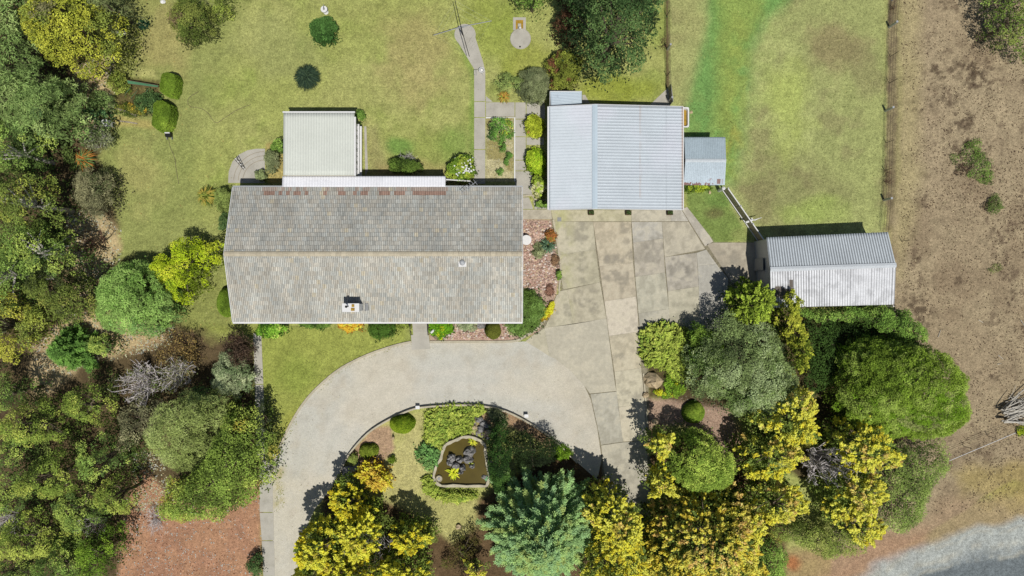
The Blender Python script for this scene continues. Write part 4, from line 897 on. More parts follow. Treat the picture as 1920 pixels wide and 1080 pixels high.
plant('shrub', 'brown tinged dark rounded shrub on the north lawn beside a garden edge', 'shrub', [(310, 30), (325, 5), (350, -5), (385, 5), (398, 30), (396, 60), (375, 75), (350, 80), (325, 60)], 2.6, .3, 'leafy', [((60, 66, 34), 1), ((84, 98, 44), 2), ((108, 116, 56), 1.5), ((104, 92, 66), .6)], rc=.26, leaf=.09, dens=70)
plant('shrub', 'loose straggling shrub behind the dark rounded shrub at the top edge', 'shrub', E(415, 10, 26, 26, rough=.2), 1.6, .2, 'leafy', OLIVE, rc=.25, leaf=.09, dens=40, gap=.2)
plant('shrub', 'small dark blue green bush alone on the north-west lawn', 'shrub', E(265, 43, 11, 9), .8, .05, 'leafy', [((30, 60, 44), 1), ((50, 84, 56), 2)], rc=.14, leaf=.07, dens=50)
plant('hedge', 'smaller upper clipped green box hedge on the west lawn', 'hedge', [(305, 148), (310, 140), (320, 137), (333, 141), (337, 150), (334, 172), (328, 183), (312, 180), (303, 174)], 1.15, .1, 'clipped', CLIP, leaf=.075, pw=4, rim=.3)
plant('hedge', 'larger lower clipped green box hedge on the west lawn', 'hedge', [(292, 198), (300, 189), (312, 190), (325, 198), (328, 212), (322, 238), (314, 247), (298, 246), (289, 238)], 1.2, .1, 'clipped', CLIP, leaf=.075, pw=4, rim=.3)
plant('shrub', 'yellow green shrub at the west end of the netted bed', 'shrub', E(222, 155, 18, 22), 1.1, .1, 'leafy', OLIVE, rc=.2, leaf=.09, dens=45)
plant('vine', 'dark green vine sprawling over the vegetable bed', 'vine', E(278, 192, 26, 24, rough=.2), .8, .05, 'leafy', DARK, rc=.2, leaf=.1, dens=40, gap=.2, tree=False)
plant('shrub', 'straggly flowering plant with yellow tips below the netted bed', 'shrub', E(245, 205, 30, 12, rough=.2), .6, .05, 'leafy', [((70, 84, 34), 1), ((120, 120, 50), 1), ((190, 160, 60), 1)], rc=.15, leaf=.08, dens=26, gap=.3)
plant('shrub', 'wispy blue green shrub left of the vegetable bed', 'shrub', E(188, 190, 24, 22, rough=.2), 1.5, .2, 'feather', WATTLE, rc=.24, leaf=.1, dens=50, gap=.15)
plant('shrub', 'thin pine like shrub beside the white garden table', 'shrub', E(182, 218, 20, 12, rough=.2), 1.3, .2, 'plume', [((60, 84, 54), 1), ((92, 126, 82), 2)], rc=.25, leaf=.12, dens=50, gap=.15)
twigs('shrub', 'grey half bare shrub south of the white garden table', 'shrub', 185, 260, 28, 26, 1.6, 'twig', 31, 34, leafpal=SAGE, nleaf=2600)
plant('shrub', 'dark grey olive shrub at the wood edge west of the lawn', 'shrub', [(140, 325), (160, 312), (195, 318), (216, 340), (212, 385), (198, 410), (165, 405), (135, 375)], 3.0, .4, 'feather', GREYD, rc=.34, leaf=.11, dens=80)
spiky('tussock', 'orange tipped tall grass clump in the shade of the wood edge', 'grass clump', 158, 300, 24, 1.3, [((76, 104, 60), 1), ((150, 104, 52), 1), ((160, 116, 58), 1), ((90, 118, 70), 1)], 5, 300, .05)
for i, (lab, cx, cy, rx, ry, zt, pal, gp, st, br) in enumerate([
    ('olive tree crown furthest up the left edge below the feathery trees', 30, 285, 52, 42, 6.5, EUC, .2, 'leafy', 'palebark'),
    ('open eucalypt with yellow green leaves at the left edge level with the house ridge', 50, 380, 62, 58, 8.5, [((58, 70, 34), 1.3), ((98, 112, 52), 2), ((134, 142, 64), 1.2)], .25, 'leafy', 'palebark'),
    ('open eucalypt showing pale branches west of the litter clearing', 70, 470, 66, 50, 8, EUC, .3, 'leafy', 'palebark'),
    ('dark leafy tree nearest the west side of the round green wattle', 125, 555, 54, 50, 6.5, [((58, 66, 36), 1), ((92, 104, 48), 2), ((120, 124, 60), 1)], .15, 'leafy', 'bark'),
    ('eucalypt crown at the left edge south of the pale branches', 15, 520, 45, 50, 8, EUC, .25, 'leafy', 'palebark'),
    ('bright yellow green tree at the left edge below the eucalypts', 18, 610, 42, 58, 6.5, [((92, 100, 40), 1), ((146, 148, 60), 2), ((160, 160, 66), 1.4), ((112, 124, 60), 1)], .12, 'leafy', 'bark'),
    ('loose yellow green tree over the start of the litter path', 70, 600, 26, 30, 4.5, OLIVE, .25, 'leafy', 'bark')]):
    plant('eucalyptus_tree', lab, 'tree', E(cx, cy, rx * 1.08, ry * 1.08, rough=.22), zt, 1.6, st, pal, rc=.36, leaf=.12, dens=66, gap=gp * .8, group=GW, bark=br, nl=12, fill=True, jz=.9)
twigs('shrub', 'bare brown shrub throwing branches over the dry clearing', 'shrub', 165, 455, 46, 34, 2.2, 'brown', 41, 26, r0=.03)
plant('wattle_tree', 'round green wattle with a yellowish centre west of the house', 'tree', [(180, 560), (190, 530), (215, 500), (250, 485), (285, 490), (300, 510), (318, 540), (328, 575), (318, 605), (290, 620), (250, 632), (215, 625), (190, 605)], 4.6, .6, 'feather', [((84, 108, 54), 1), ((112, 142, 70), 2), ((130, 158, 84), 2), ((104, 134, 74), 1)], rc=.34, leaf=.12, dens=95)
plant('shrub', 'yellow patch of foliage in the crown of the round wattle', 'shrub', E(224, 580, 20, 20), 4.4, 3.6, 'leafy', GOLDO, rc=.22, leaf=.1, dens=40) if False else None
plant('tree', 'bright yellow green broad bush between the wattle and the house', 'tree', [(276, 495), (292, 476), (318, 478), (338, 456), (360, 444), (380, 458), (402, 450), (416, 470), (412, 492), (388, 500), (382, 530), (370, 548), (352, 552), (346, 568), (330, 570), (312, 556), (310, 535), (288, 520)], 3.6, .6, 'leafy', LIME, rc=.30, leaf=.10, dens=75, gap=.12, jz=.7)
plant('hedge', 'round clipped green bush partly under the west eave of the house', 'shrub', E(422, 567, 18, 28, rough=.03), 1.4, .1, 'clipped', CLIP, leaf=.08)
conifer('conifer', 'small bright green conifer with fanned branches in the western wood', (100, 660), 3.6, 1.55, [((84, 116, 54), 1), ((106, 142, 66), 1)], 51, 120, .3)
plant('shrub', 'olive bush at the north edge of the southern wood', 'shrub', E(192, 645, 28, 22, rough=.2), 2.4, .2, 'leafy', EUC, rc=.28, leaf=.1, dens=60, gap=.12)
twigs('shrub', 'sparse brown leafed shrub on dry litter south of the round wattle', 'shrub', 345, 655, 52, 42, 2.2, 'brown', 61, 34, leafpal=[((110, 96, 60), 1), ((140, 120, 70), 1)], nleaf=1600)
twigs('shrub', 'dark purple brown small tree west of the narrow path', 'shrub', 452, 655, 26, 32, 2.6, 'brown', 62, 40, leafpal=[((66, 54, 46), 1), ((84, 70, 56), 1)], nleaf=3600)
plant('shrub', 'grey green domed shrub beside the narrow path', 'shrub', E(430, 704, 40, 39, rough=.06), 3, .3, 'feather', GREYG, rc=.28, leaf=.10, dens=90, tree=True)
twigs('dead_shrub', 'silver grey bare shrub tangled in the middle of the southern wood', 'shrub', 268, 720, 44, 50, 3, 'twig', 63, 60, leafpal=GREYD, nleaf=500, r0=.045)
twigs('dead_shrub', 'second silver grey bare shrub next to the big feathery tree', 'shrub', 330, 700, 42, 34, 2.8, 'twig', 64, 44, leafpal=GREYD, nleaf=1400, r0=.038)
plant('wattle_tree', 'soft feathery pale green tree in front of the leafy tree by the path', 'tree', [(290, 780), (310, 755), (345, 742), (400, 735), (425, 760), (420, 800), (390, 850), (360, 885), (320, 880), (295, 830)], 7, 1.5, 'feather', [((92, 104, 54), 1), ((118, 130, 72), 2), ((136, 148, 88), 2)], rc=.45, leaf=.11, dens=150, seed=71)
plant('tree', 'broad leafy green tree beside the driveway entrance path', 'tree', [(420, 765), (460, 765), (495, 800), (507, 850), (495, 900), (470, 940), (430, 968), (390, 975), (330, 976), (305, 950), (315, 900), (365, 880), (400, 830)], 6, 1, 'leafy', [((76, 92, 40), 1), ((112, 132, 58), 2), ((138, 152, 70), 2), ((150, 144, 62), .6)], rc=.36, leaf=.12, dens=70, seed=72)
plant('shrub', 'olive brown bush wedged left of the soft feathery tree', 'shrub', E(262, 790, 42, 50, rough=.2), 4, .6, 'leafy', GREYD, rc=.3, leaf=.10, dens=50, gap=.2)
for lab, cx, cy, rx, ry, zt in [
    ('flat topped light green tree crown highest on the far left of the southern wood', 20, 738, 48, 32, 5.5), ('flat topped tree crown with a dark hole in the southern wood', 72, 796, 56, 40, 6.5),
    ('flat topped crown with a pale branch showing below the silver shrub', 168, 762, 36, 44, 6), ('round light crown in the centre of the southern wood', 202, 852, 42, 38, 6.5),
    ('small round crown on the left edge of the southern wood', 14, 848, 32, 36, 5.5), ('long green crown running south-east through the southern wood', 105, 892, 50, 44, 6.5),
    ('left edge crown of the lower southern wood', 22, 920, 40, 46, 6), ('yellow green crown beside the mulch clearing', 222, 928, 42, 30, 5),
    ('mid green crown between the long crown and the mulch clearing', 152, 950, 48, 38, 5.5), ('broad crown near the bottom left corner', 60, 1010, 70, 46, 6),
    ('bottom left corner crown', 20, 1075, 60, 30, 5), ('dark glossy tree at the bottom edge beside the mulch clearing', 188, 1035, 38, 52, 5), ('low crown at the bottom edge left of the glossy tree', 115, 1060, 56, 44, 4.5)]:
    plant('tree', lab, 'tree', E(cx, cy, rx, ry, rough=.16), zt, 1.4, 'leafy', (EUC if 'dark' not in lab[:5] else [((52, 70, 24), 1), ((86, 112, 36), 2), ((120, 146, 50), 1)]) if cx % 3 else [((72, 86, 38), 1), ((112, 130, 56), 2), ((146, 156, 72), 2)], rc=.30, leaf=.10, dens=62, gap=.28, group=GW, nl=8, jz=1.2)
twigs('dead_shrub', 'blue grey bare shrub on the left edge near the bottom corner', 'shrub', 14, 975, 26, 34, 2, 'twig', 65, 40)
twigs('dead_shrub', 'low grey dead shrub on the mulch below the leafy tree', 'shrub', 290, 975, 20, 30, 1, 'twig', 66, 34)
twigs('dead_shrub', 'faint grey dead bush between the crowns above the bottom left corner', 'shrub', 175, 985, 34, 20, 2.4, 'twig', 67, 30)
plant('shrub', 'small dark shrub at the bottom edge beside the concrete strip', 'shrub', E(480, 1058, 15, 22), 1.2, .1, 'leafy', DARK, rc=.2, leaf=.09, dens=50)
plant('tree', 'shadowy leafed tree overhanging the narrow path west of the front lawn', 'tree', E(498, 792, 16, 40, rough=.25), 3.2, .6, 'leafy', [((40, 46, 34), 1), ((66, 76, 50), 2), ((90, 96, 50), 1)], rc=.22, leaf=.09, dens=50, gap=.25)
plant('tree', 'dark small tree between the silver shrubs and the grey green dome', 'tree', E(385, 740, 40, 18, rough=.2), 3.4, .8, 'leafy', DARK, rc=.26, leaf=.1, dens=45, gap=.25)

# ------------------------------------------------------------------ lawn and house garden
plant('shrub', 'dark green lobed clipped shrub on the north lawn by the birdbath', 'shrub', E(607, 56, 28, 25, rough=.10), 1.7, .1, 'leafy', [((50, 78, 36), 1), ((68, 100, 48), 2), ((84, 116, 58), 1)], rc=.2, leaf=.085, dens=90, tree=False, gap=0)
spiky('shrub', 'spiky blackish green shrub alone in the middle of the lawn', 'shrub', 575, 144, 26, 1.2, [((42, 58, 42), 1), ((58, 74, 54), 1), ((34, 48, 38), 1)], 7, 900, .05)
plant('shrub', 'small round green bush at the north-east corner of the studio wing', 'shrub', E(676, 216, 9, 10), 1, .1, 'leafy', MID, rc=.14, leaf=.07, dens=60)
plant('shrub', 'leafy green shrub against the west wall of the studio wing near its middle', 'shrub', E(523, 275, 9, 13, rough=.15), 1.4, .1, 'leafy', MID, rc=.16, leaf=.09, dens=50)
plant('shrub', 'sage green shrub beside the curved terrace edge', 'shrub', E(510, 302, 15, 20, rough=.15), 1.2, .1, 'feather', SAGE, rc=.17, leaf=.08, dens=70)
plant('shrub', 'small tufted plant with orange tips on the terrace corner', 'shrub', E(489, 329, 12, 10, rough=.15), .7, .1, 'leafy', [((100, 110, 74), 1), ((130, 142, 96), 3), ((190, 120, 60), .6)], rc=.13, leaf=.08, dens=50)
plant('hedge', 'dark trimmed hedge against the verandah roof edge', 'hedge', [(728, 300), (745, 293), (770, 297), (792, 308), (794, 318), (780, 323), (745, 323), (728, 318)], 1.7, .2, 'leafy', [((50, 66, 26), 1), ((78, 98, 40), 2), ((96, 116, 52), 1)], rc=.18, leaf=.08, dens=80, tree=False)
twigs('shrub', 'grey twiggy plant rising behind the dark verandah hedge', 'shrub', 765, 299, 16, 10, 1.4, 'twig', 68, 30, r0=.014)
plant('shrub', 'rounded shrub dotted with white flowers at the end of the verandah', 'shrub', E(864, 316, 27, 25, rough=.12), 1.7, .2, 'leafy', [((60, 80, 30), 1), ((98, 124, 44), 2), ((140, 156, 60), 1.4)], rc=.2, leaf=.1, dens=60)
Cw = np.array([W(862 + random.gauss(8, 9), 312 + random.gauss(4, 8), 1.75) for _ in range(46)]); Tn = np.tile(A((236, 232, 240), KL), (46, 1))
tag(leaf_mesh('flowers', Cw, rng.normal(size=(46, 3)), unit(rng.normal(size=(46, 3)) * .3 + [0, 0, 1]), np.full(46, .16), np.full(46, .12), Tn), 'scattered white blossoms on the rounded shrub by the verandah', 'flowers')['kind'] = 'stuff'
spiky('cordyline', 'yellow green strappy plant at the north-west corner of the house', 'plant', 388, 368, 22, 1.3, [((92, 104, 44), 1), ((128, 132, 60), 1), ((76, 92, 40), 1)], 8, 260, .07, (146, 132, 62))
plant('shrub', 'grey green round shrub beside the strappy plant', 'shrub', E(420, 376, 19, 24, rough=.1), 1.4, .1, 'feather', [((86, 98, 48), 1), ((120, 134, 72), 2)], rc=.18, leaf=.08, dens=80)
plant('shrub', 'dark green bush half under the west eave near the north corner', 'shrub', E(422, 416, 11, 18, rough=.1), 1.2, .1, 'leafy', DARK, rc=.16, leaf=.08, dens=60)
plant('shrub', 'broad leaved green plant at the south-west corner of the house', 'shrub', E(508, 614, 32, 18, rough=.15), .8, .1, 'leafy', [((60, 92, 30), 1), ((110, 148, 50), 2), ((150, 176, 80), 1)], rc=.2, leaf=.12, dens=40)
plant('shrub', 'low dark plant strip under the south eave left of the orange bush', 'shrub', E(590, 608, 30, 9, rough=.1), .5, .05, 'leafy', MID, rc=.14, leaf=.08, dens=50)
plant('shrub', 'bright orange flowering bush under the south eave', 'shrub', E(658, 608, 23, 15, rough=.06), .9, .1, 'leafy', ORNG, rc=.16, leaf=.08, dens=80)
plant('shrub', 'deep green ferny shrub west of the front steps', 'shrub', E(716, 617, 25, 19, rough=.1), 1.2, .1, 'feather', [((44, 66, 26), 1), ((70, 98, 38), 2)], rc=.18, leaf=.08, dens=80)
plant('shrub', 'sparse low plant between the ferny shrub and the steps', 'shrub', E(757, 610, 13, 9, rough=.2), .4, .05, 'leafy', OLIVE, rc=.12, leaf=.07, dens=30, gap=.3)
plant('shrub', 'bright green clump with a yellow edge east of the front steps', 'shrub', E(826, 615, 22, 19, rough=.12), .8, .05, 'leafy', [((60, 96, 20), 1), ((92, 134, 30), 3), ((176, 186, 40), .8)], rc=.17, leaf=.09, dens=60)
plant('shrub', 'soft grey green plant hanging over the rock garden under the eave', 'shrub', E(876, 608, 20, 13, rough=.12), .9, .1, 'feather', GREYG, rc=.16, leaf=.08, dens=60)
plant('hedge', 'dark olive ball shaped shrub in the rock garden south of the house', 'shrub', E(924, 620, 15, 17, rough=.04), 1.1, .1, 'clipped', [((62, 66, 24), 1), ((84, 88, 34), 2)], leaf=.075)
plant('shrub', 'spreading green juniper around the south-east corner of the house', 'shrub', [(960, 585), (975, 545), (1000, 543), (1018, 560), (1026, 580), (1018, 604), (1000, 622), (975, 632), (950, 622), (940, 600)], 1.3, .1, 'feather', [((62, 80, 38), 1), ((88, 112, 52), 2), ((104, 130, 66), 1)], rc=.25, leaf=.1, dens=90)
plant('shrub', 'strip of yellow and orange flowers along the drive edge', 'flowers', [(1015, 600), (1020, 585), (1033, 566), (1041, 566), (1040, 580), (1028, 594), (1018, 602)], .5, .02, 'leafy', [((170, 140, 40), 1), ((226, 190, 50), 2), ((220, 130, 50), 1)], rc=.12, leaf=.08, dens=50)
plant('shrub', 'rust and green tufted plant at the top of the rock bed', 'shrub', E(1033, 443, 11, 13, rough=.15), .6, .05, 'leafy', [((110, 80, 40), 1), ((150, 100, 56), 1), ((120, 124, 56), 1)], rc=.13, leaf=.07, dens=50)
spiky('agave', 'dark green spiky rosette in the rock bed east of the house', 'plant', 1027, 460, 17, .8, [((56, 76, 56), 1), ((84, 106, 82), 1)], 9, 90, .09)
plant('shrub', 'pale sage cushion plant next to the spiky rosette', 'shrub', E(1011, 469, 13, 14, rough=.15), .5, .03, 'leafy', SAGE, rc=.13, leaf=.07, dens=50)
plant('shrub', 'small oval green plant at the drive edge of the rock bed', 'shrub', E(1048, 516, 5, 9, rough=.05), .4, .02, 'leafy', MID, rc=.1, leaf=.06, dens=70)
plant('shrub', 'faded brown cushion plant in the rock bed above the oval plant', 'shrub', E(1041, 488, 8, 10, rough=.15), .35, .02, 'leafy', [((110, 90, 70), 1), ((136, 110, 84), 1)], rc=.1, leaf=.06, dens=40)
plant('shrub', 'dull maroon cushion plant at the south end of the rock bed', 'shrub', E(1031, 545, 9, 10, rough=.15), .35, .02, 'leafy', [((100, 76, 64), 1), ((130, 100, 84), 1)], rc=.1, leaf=.06, dens=40)
# between house and garage
plant('shrub', 'yellow green rounded shrub highest along the garage wall', 'shrub', E(1003, 236, 19, 21, rough=.08), 1.2, .1, 'leafy', [((100, 108, 34), 1), ((140, 152, 44), 2), ((160, 170, 56), 1.6), ((130, 104, 60), .8)], rc=.18, leaf=.10, dens=60)
plant('shrub', 'tall bright lime shrub midway along the garage wall', 'shrub', [(984, 300), (990, 283), (1003, 275), (1019, 280), (1022, 300), (1020, 326), (1006, 328), (990, 318)], 1.3, .1, 'leafy', [((84, 108, 28), 1), ((122, 150, 36), 2), ((148, 170, 48), 1.6)], rc=.18, leaf=.10, dens=60)
plant('shrub', 'cream and green variegated shrub against the garage wall', 'shrub', E(1010, 350, 13, 19, rough=.08), 1.1, .1, 'leafy', CREAM, rc=.16, leaf=.10, dens=50)
plant('hedge', 'short trimmed green strip at the south-west corner of the garage', 'hedge', E(1015, 383, 13, 6, rough=.06), .6, .05, 'leafy', MID, rc=.1, leaf=.07, dens=60)
plant('rose_bush', 'green rose bush in the pale bed between two paths', 'shrub', [(914, 232), (925, 220), (945, 217), (962, 226), (964, 245), (952, 262), (938, 274), (922, 266), (914, 252)], 1.1, .15, 'leafy', [((60, 88, 40), 1), ((92, 130, 56), 2), ((150, 160, 60), 1)], rc=.2, leaf=.11, dens=30, gap=.2, fill=False)
for lab, x, y in (('small dark seedling nearest the rose bush', 944, 281), ('small dark seedling beside the white path kerb', 955, 292), ('small seedling in the middle of the straw bed', 950, 303), ('leafy seedling closest to the house shadow', 938, 322)):
    plant('seedling', lab, 'plant', E(x, y, 6, 7, rough=.25), .4, .05, 'leafy', [((60, 88, 40), 1), ((84, 116, 52), 2)], rc=.1, leaf=.09, dens=18, fill=False, group='seedlings in the straw bed')
plant('shrub', 'sage green domed shrub north of the path junction', 'shrub', E(1002, 158, 33, 34, rough=.05), 1.8, .2, 'feather', SAGE, rc=.2, leaf=.07, dens=110)
plant('shrub', 'open grey leaved shrub at the left of the sage dome', 'shrub', E(955, 158, 24, 22, rough=.2), 1.3, .1, 'leafy', [((80, 90, 50), 1), ((110, 126, 70), 2)], rc=.18, leaf=.09, dens=30, gap=.3, fill=False)
spiky('tussock', 'orange and yellow grass tuft beside the path corner', 'grass clump', 944, 182, 14, .6, [((150, 112, 56), 1), ((160, 142, 62), 1), ((104, 124, 56), 1)], 10, 140, .05)
plant('shrub', 'dark olive shrub with reddish leaves between the big tree and the sage dome', 'shrub', [(1030, 110), (1050, 95), (1075, 98), (1092, 115), (1090, 140), (1075, 165), (1050, 170), (1035, 160), (1040, 135), (1028, 125)], 2.2, .2, 'leafy', [((66, 62, 30), 1), ((100, 108, 44), 2), ((124, 132, 56), 1), ((104, 70, 50), .7)], rc=.22, leaf=.09, dens=60, gap=.1)
plant('tree', 'very large dark green tree at the top edge north of the garage', 'tree', [(1055, -60), (1240, -60), (1243, 20), (1232, 60), (1215, 90), (1205, 115), (1175, 125), (1150, 138), (1120, 136), (1100, 120), (1085, 95), (1070, 60), (1062, 20)], 9.5, 2, 'leafy', DARK, rc=.42, leaf=.13, dens=85, seed=81, jz=.8, nl=14)
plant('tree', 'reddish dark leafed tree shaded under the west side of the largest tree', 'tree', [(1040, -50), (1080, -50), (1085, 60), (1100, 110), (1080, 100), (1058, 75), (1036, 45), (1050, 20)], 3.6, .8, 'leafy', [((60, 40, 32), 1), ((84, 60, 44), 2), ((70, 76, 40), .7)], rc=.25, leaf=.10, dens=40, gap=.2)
plant('tree', 'yellow green overhanging branches at the top edge left of the largest tree', 'tree', [(965, -60), (1035, -60), (1030, -5), (1010, 14), (990, 6), (970, 2)], 5, 2, 'leafy', MID, rc=.25, leaf=.1, dens=40, gap=.25)
plant('shrub', 'low green weeds along the south wall of the rusting garden shed', 'shrub', E(1308, 352, 28, 8, rough=.15), .45, .05, 'leafy', [((90, 110, 30), 1), ((140, 156, 50), 1), ((70, 90, 34), 1)], rc=.14, leaf=.08, dens=40, gap=.15, tree=False)

# ------------------------------------------------------------------ eastern paddock shrubs
plant('shrub', 'low spreading green weed with dead brown skirt in the dry paddock', 'shrub', E(1826, 303, 40, 36, rough=.3), .5, .02, 'leafy', [((64, 50, 40), 1.2), ((76, 92, 46), 1), ((96, 118, 56), 1)], rc=.2, leaf=.08, dens=34, gap=.25, fill=False)
plant('shrub', 'small round weed south of the spreading one in the dry paddock', 'shrub', E(1863, 384, 20, 18, rough=.3), .4, .02, 'leafy', [((74, 64, 48), 1), ((84, 98, 52), 1)], rc=.16, leaf=.08, dens=30, gap=.3, fill=False)
plant('shrub', 'tiny sparse weed in the dry paddock level with the shed ridge', 'shrub', E(1868, 503, 13, 10, rough=.25), .25, .02, 'leafy', [((100, 92, 60), 1), ((104, 112, 64), 1)], rc=.12, leaf=.07, dens=12, gap=.4, fill=False)
plant('tree', 'olive green tree cut by the top right corner', 'tree', [(1845, -40), (1960, -40), (1960, 120), (1925, 90), (1895, 82), (1870, 70), (1858, 40), (1862, 15)], 4.5, .8, 'leafy', [((70, 84, 40), 1), ((104, 126, 56), 2), ((128, 142, 70), 1)], rc=.3, leaf=.1, dens=50, gap=.18)
plant('shrub', 'lime green weed on the right edge below the branch pile', 'shrub', E(1922, 808, 14, 10, rough=.2), .4, .02, 'leafy', LIME, rc=.14, leaf=.08, dens=40)

# ------------------------------------------------------------------ south-eastern garden trees
GS = 'golden conifers along the southern boundary'
plant('ground_cover', 'spreading yellow green juniper mat beside the concrete drive', 'shrub', [(1200, 625), (1215, 608), (1250, 604), (1290, 615), (1312, 640), (1312, 690), (1300, 715), (1275, 722), (1250, 696), (1235, 690), (1212, 690), (1203, 670)], 1.1, .15, 'plume', JUN, rc=.19, leaf=.085, dens=75, tree=False, jz=.3)
plant('shrub', 'low green and yellow plants around the tan boulder', 'shrub', [(1245, 700), (1262, 705), (1288, 728), (1275, 745), (1240, 750), (1220, 738), (1244, 728)], .6, .03, 'leafy', [((80, 110, 34), 1), ((110, 140, 44), 2), ((196, 196, 50), 1)], rc=.17, leaf=.09, dens=36, gap=.2, fill=False)
plant('conifer', 'bright lime conifer touching the south-west corner of the paddock shed', 'tree', [(1366, 560), (1374, 540), (1395, 528), (1420, 530), (1440, 545), (1446, 575), (1438, 600), (1415, 610), (1385, 600)], 4.6, .8, 'plume', [((64, 80, 26), 1), ((104, 124, 42), 2), ((130, 148, 54), 2)], rc=.26, leaf=.12, dens=70)
plant('conifer', 'narrow golden green conifer brushing the paddock shed roof', 'tree', [(1444, 590), (1455, 565), (1478, 548), (1490, 560), (1482, 590), (1500, 620), (1508, 660), (1502, 700), (1484, 690), (1472, 640), (1455, 615)], 4.9, .8, 'plume', [((80, 92, 30), 1), ((132, 138, 48), 2), ((154, 156, 58), 2)], rc=.26, leaf=.12, dens=70)
plant('tree', 'grey green broad tree in the centre of the south-east garden', 'tree', [(1300, 640), (1340, 605), (1355, 580), (1385, 592), (1420, 585), (1455, 610), (1475, 640), (1500, 690), (1504, 740), (1480, 775), (1430, 790), (1370, 778), (1340, 750), (1300, 745), (1290, 700)], 5.2, .8, 'leafy', [((74, 86, 54), 1), ((108, 124, 76), 2), ((134, 148, 104), 2), ((96, 116, 64), 1)], rc=.34, leaf=.10, dens=85, seed=91, gap=.07)
plant('tree', 'dark green tree at the left of the grey green broad tree', 'tree', E(1322, 655, 36, 46, rough=.16), 3.4, .5, 'leafy', [((50, 70, 26), 1), ((84, 110, 40), 2), ((108, 132, 54), 1)], rc=.26, leaf=.1, dens=55, gap=.14)
plant('tree', 'leafy green row of growth along the south wall of the paddock shed', 'tree', [(1500, 585), (1560, 580), (1590, 572), (1640, 570), (1680, 578), (1715, 600), (1735, 625), (1720, 645), (1650, 620), (1600, 600), (1520, 605)], 3.0, .4, 'leafy', MID, rc=.24, leaf=.1, dens=55, gap=.1, seed=92)
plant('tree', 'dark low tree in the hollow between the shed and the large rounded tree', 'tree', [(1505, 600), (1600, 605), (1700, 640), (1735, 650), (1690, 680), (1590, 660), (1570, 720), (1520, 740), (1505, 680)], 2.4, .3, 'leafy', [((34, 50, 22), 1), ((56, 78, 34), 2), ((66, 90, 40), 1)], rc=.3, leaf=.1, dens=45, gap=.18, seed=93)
plant('tree', 'very large smooth rounded green tree on the paddock boundary', 'tree', [(1582, 680), (1600, 650), (1640, 636), (1690, 640), (1740, 645), (1785, 665), (1815, 705), (1828, 750), (1815, 790), (1780, 825), (1740, 835), (1690, 832), (1640, 815), (1600, 790), (1578, 740)], 7, 1.2, 'leafy', BIGR, rc=.27, leaf=.085, dens=110, seed=94, jz=.4, gap=.03, rim=1.0)
plant('tree', 'pale olive loose tree between the golden conifers and the road verge', 'tree', [(1650, 850), (1690, 835), (1750, 838), (1795, 832), (1775, 870), (1750, 930), (1740, 965), (1690, 1000), (1650, 985), (1640, 920)], 4.2, .5, 'leafy', [((80, 94, 48), 1), ((116, 134, 68), 2), ((140, 152, 88), 2)], rc=.3, leaf=.09, dens=60, gap=.08, seed=95)
plant('tree', 'olive green tree on the bottom verge below the golden conifers', 'tree', [(1440, 1000), (1500, 975), (1560, 985), (1625, 1010), (1600, 1040), (1560, 1045), (1520, 1030), (1470, 1020)], 3.2, .4, 'leafy', [((80, 92, 44), 1), ((116, 130, 62), 2), ((138, 146, 76), 1)], rc=.28, leaf=.09, dens=55, gap=.1)
plant('tree', 'green tree cut by the bottom edge beside the orange brown patch', 'tree', [(1400, 1020), (1450, 1010), (1475, 1040), (1465, 1100), (1400, 1110)], 3.4, .5, 'leafy', MID, rc=.28, leaf=.1, dens=50, gap=.1)
for lab, poly, zt in [
    ('golden conifer reaching highest between the grey green and large rounded trees', E(1475, 782, 62, 54, rough=.2), 5.8), ('golden conifer crown right of the bare grey branches', [(1560, 800), (1590, 785), (1640, 790), (1672, 820), (1690, 855), (1660, 880), (1600, 885), (1565, 860)], 6.2),
    ('golden conifer crown left of the bare grey branches', E(1445, 858, 58, 44, rough=.18), 5.8), ('golden conifer crown directly below the bare grey branches', E(1600, 925, 54, 50, rough=.18), 6),
    ('duller golden conifer crown on the left below the bare branches', E(1450, 940, 62, 44, rough=.18), 5.5), ('lowest golden conifer spike hanging towards the verge', [(1555, 960), (1600, 950), (1645, 965), (1655, 1000), (1635, 1015), (1625, 1040), (1612, 1020), (1580, 1000)], 5.4)]:
    plant('golden_conifer', lab, 'tree', poly, zt, .9, 'plume', GOLD, rc=.22, leaf=.12, dens=66, gap=.3, group=GS, jz=.9, sp=1.1)
twigs('dead_branches', 'bare grey branches fanning out in the middle of the golden conifers', 'branches', 1548, 868, 52, 40, 5.0, 'twig', 96, 60, r0=.045)
plant('tree', 'green leafy tree with rounded crown south of the concrete drive', 'tree', [(1262, 825), (1290, 808), (1320, 810), (1350, 830), (1375, 855), (1386, 890), (1365, 915), (1330, 930), (1290, 925), (1265, 900), (1250, 870)], 5, .8, 'leafy', [((70, 88, 34), 1), ((112, 134, 54), 2), ((138, 156, 68), 2)], rc=.28, leaf=.10, dens=75, seed=97)
plant('golden_conifer', 'small golden crown above left of the green leafy tree', 'tree', E(1236, 832, 23, 23, rough=.2), 5.4, 1.5, 'plume', GOLD, rc=.2, leaf=.12, dens=66, gap=.1, group=GS)
plant('golden_conifer', 'second small golden crown beside the end of the concrete drive', 'tree', E(1240, 900, 28, 26, rough=.2), 5.8, 1.5, 'plume', GOLD, rc=.2, leaf=.12, dens=66, gap=.14, group=GS)
plant('golden_conifer', 'bright golden conifer at the bottom edge right of the blue green conifer', 'tree', [(1100, 930), (1130, 918), (1165, 925), (1185, 950), (1205, 970), (1212, 1020), (1215, 1110), (1095, 1110), (1110, 1010), (1095, 970)], 8.2, 1.5, 'plume', GOLD, rc=.22, leaf=.12, dens=66, gap=.28, group=GS, jz=.9, sp=1.05)
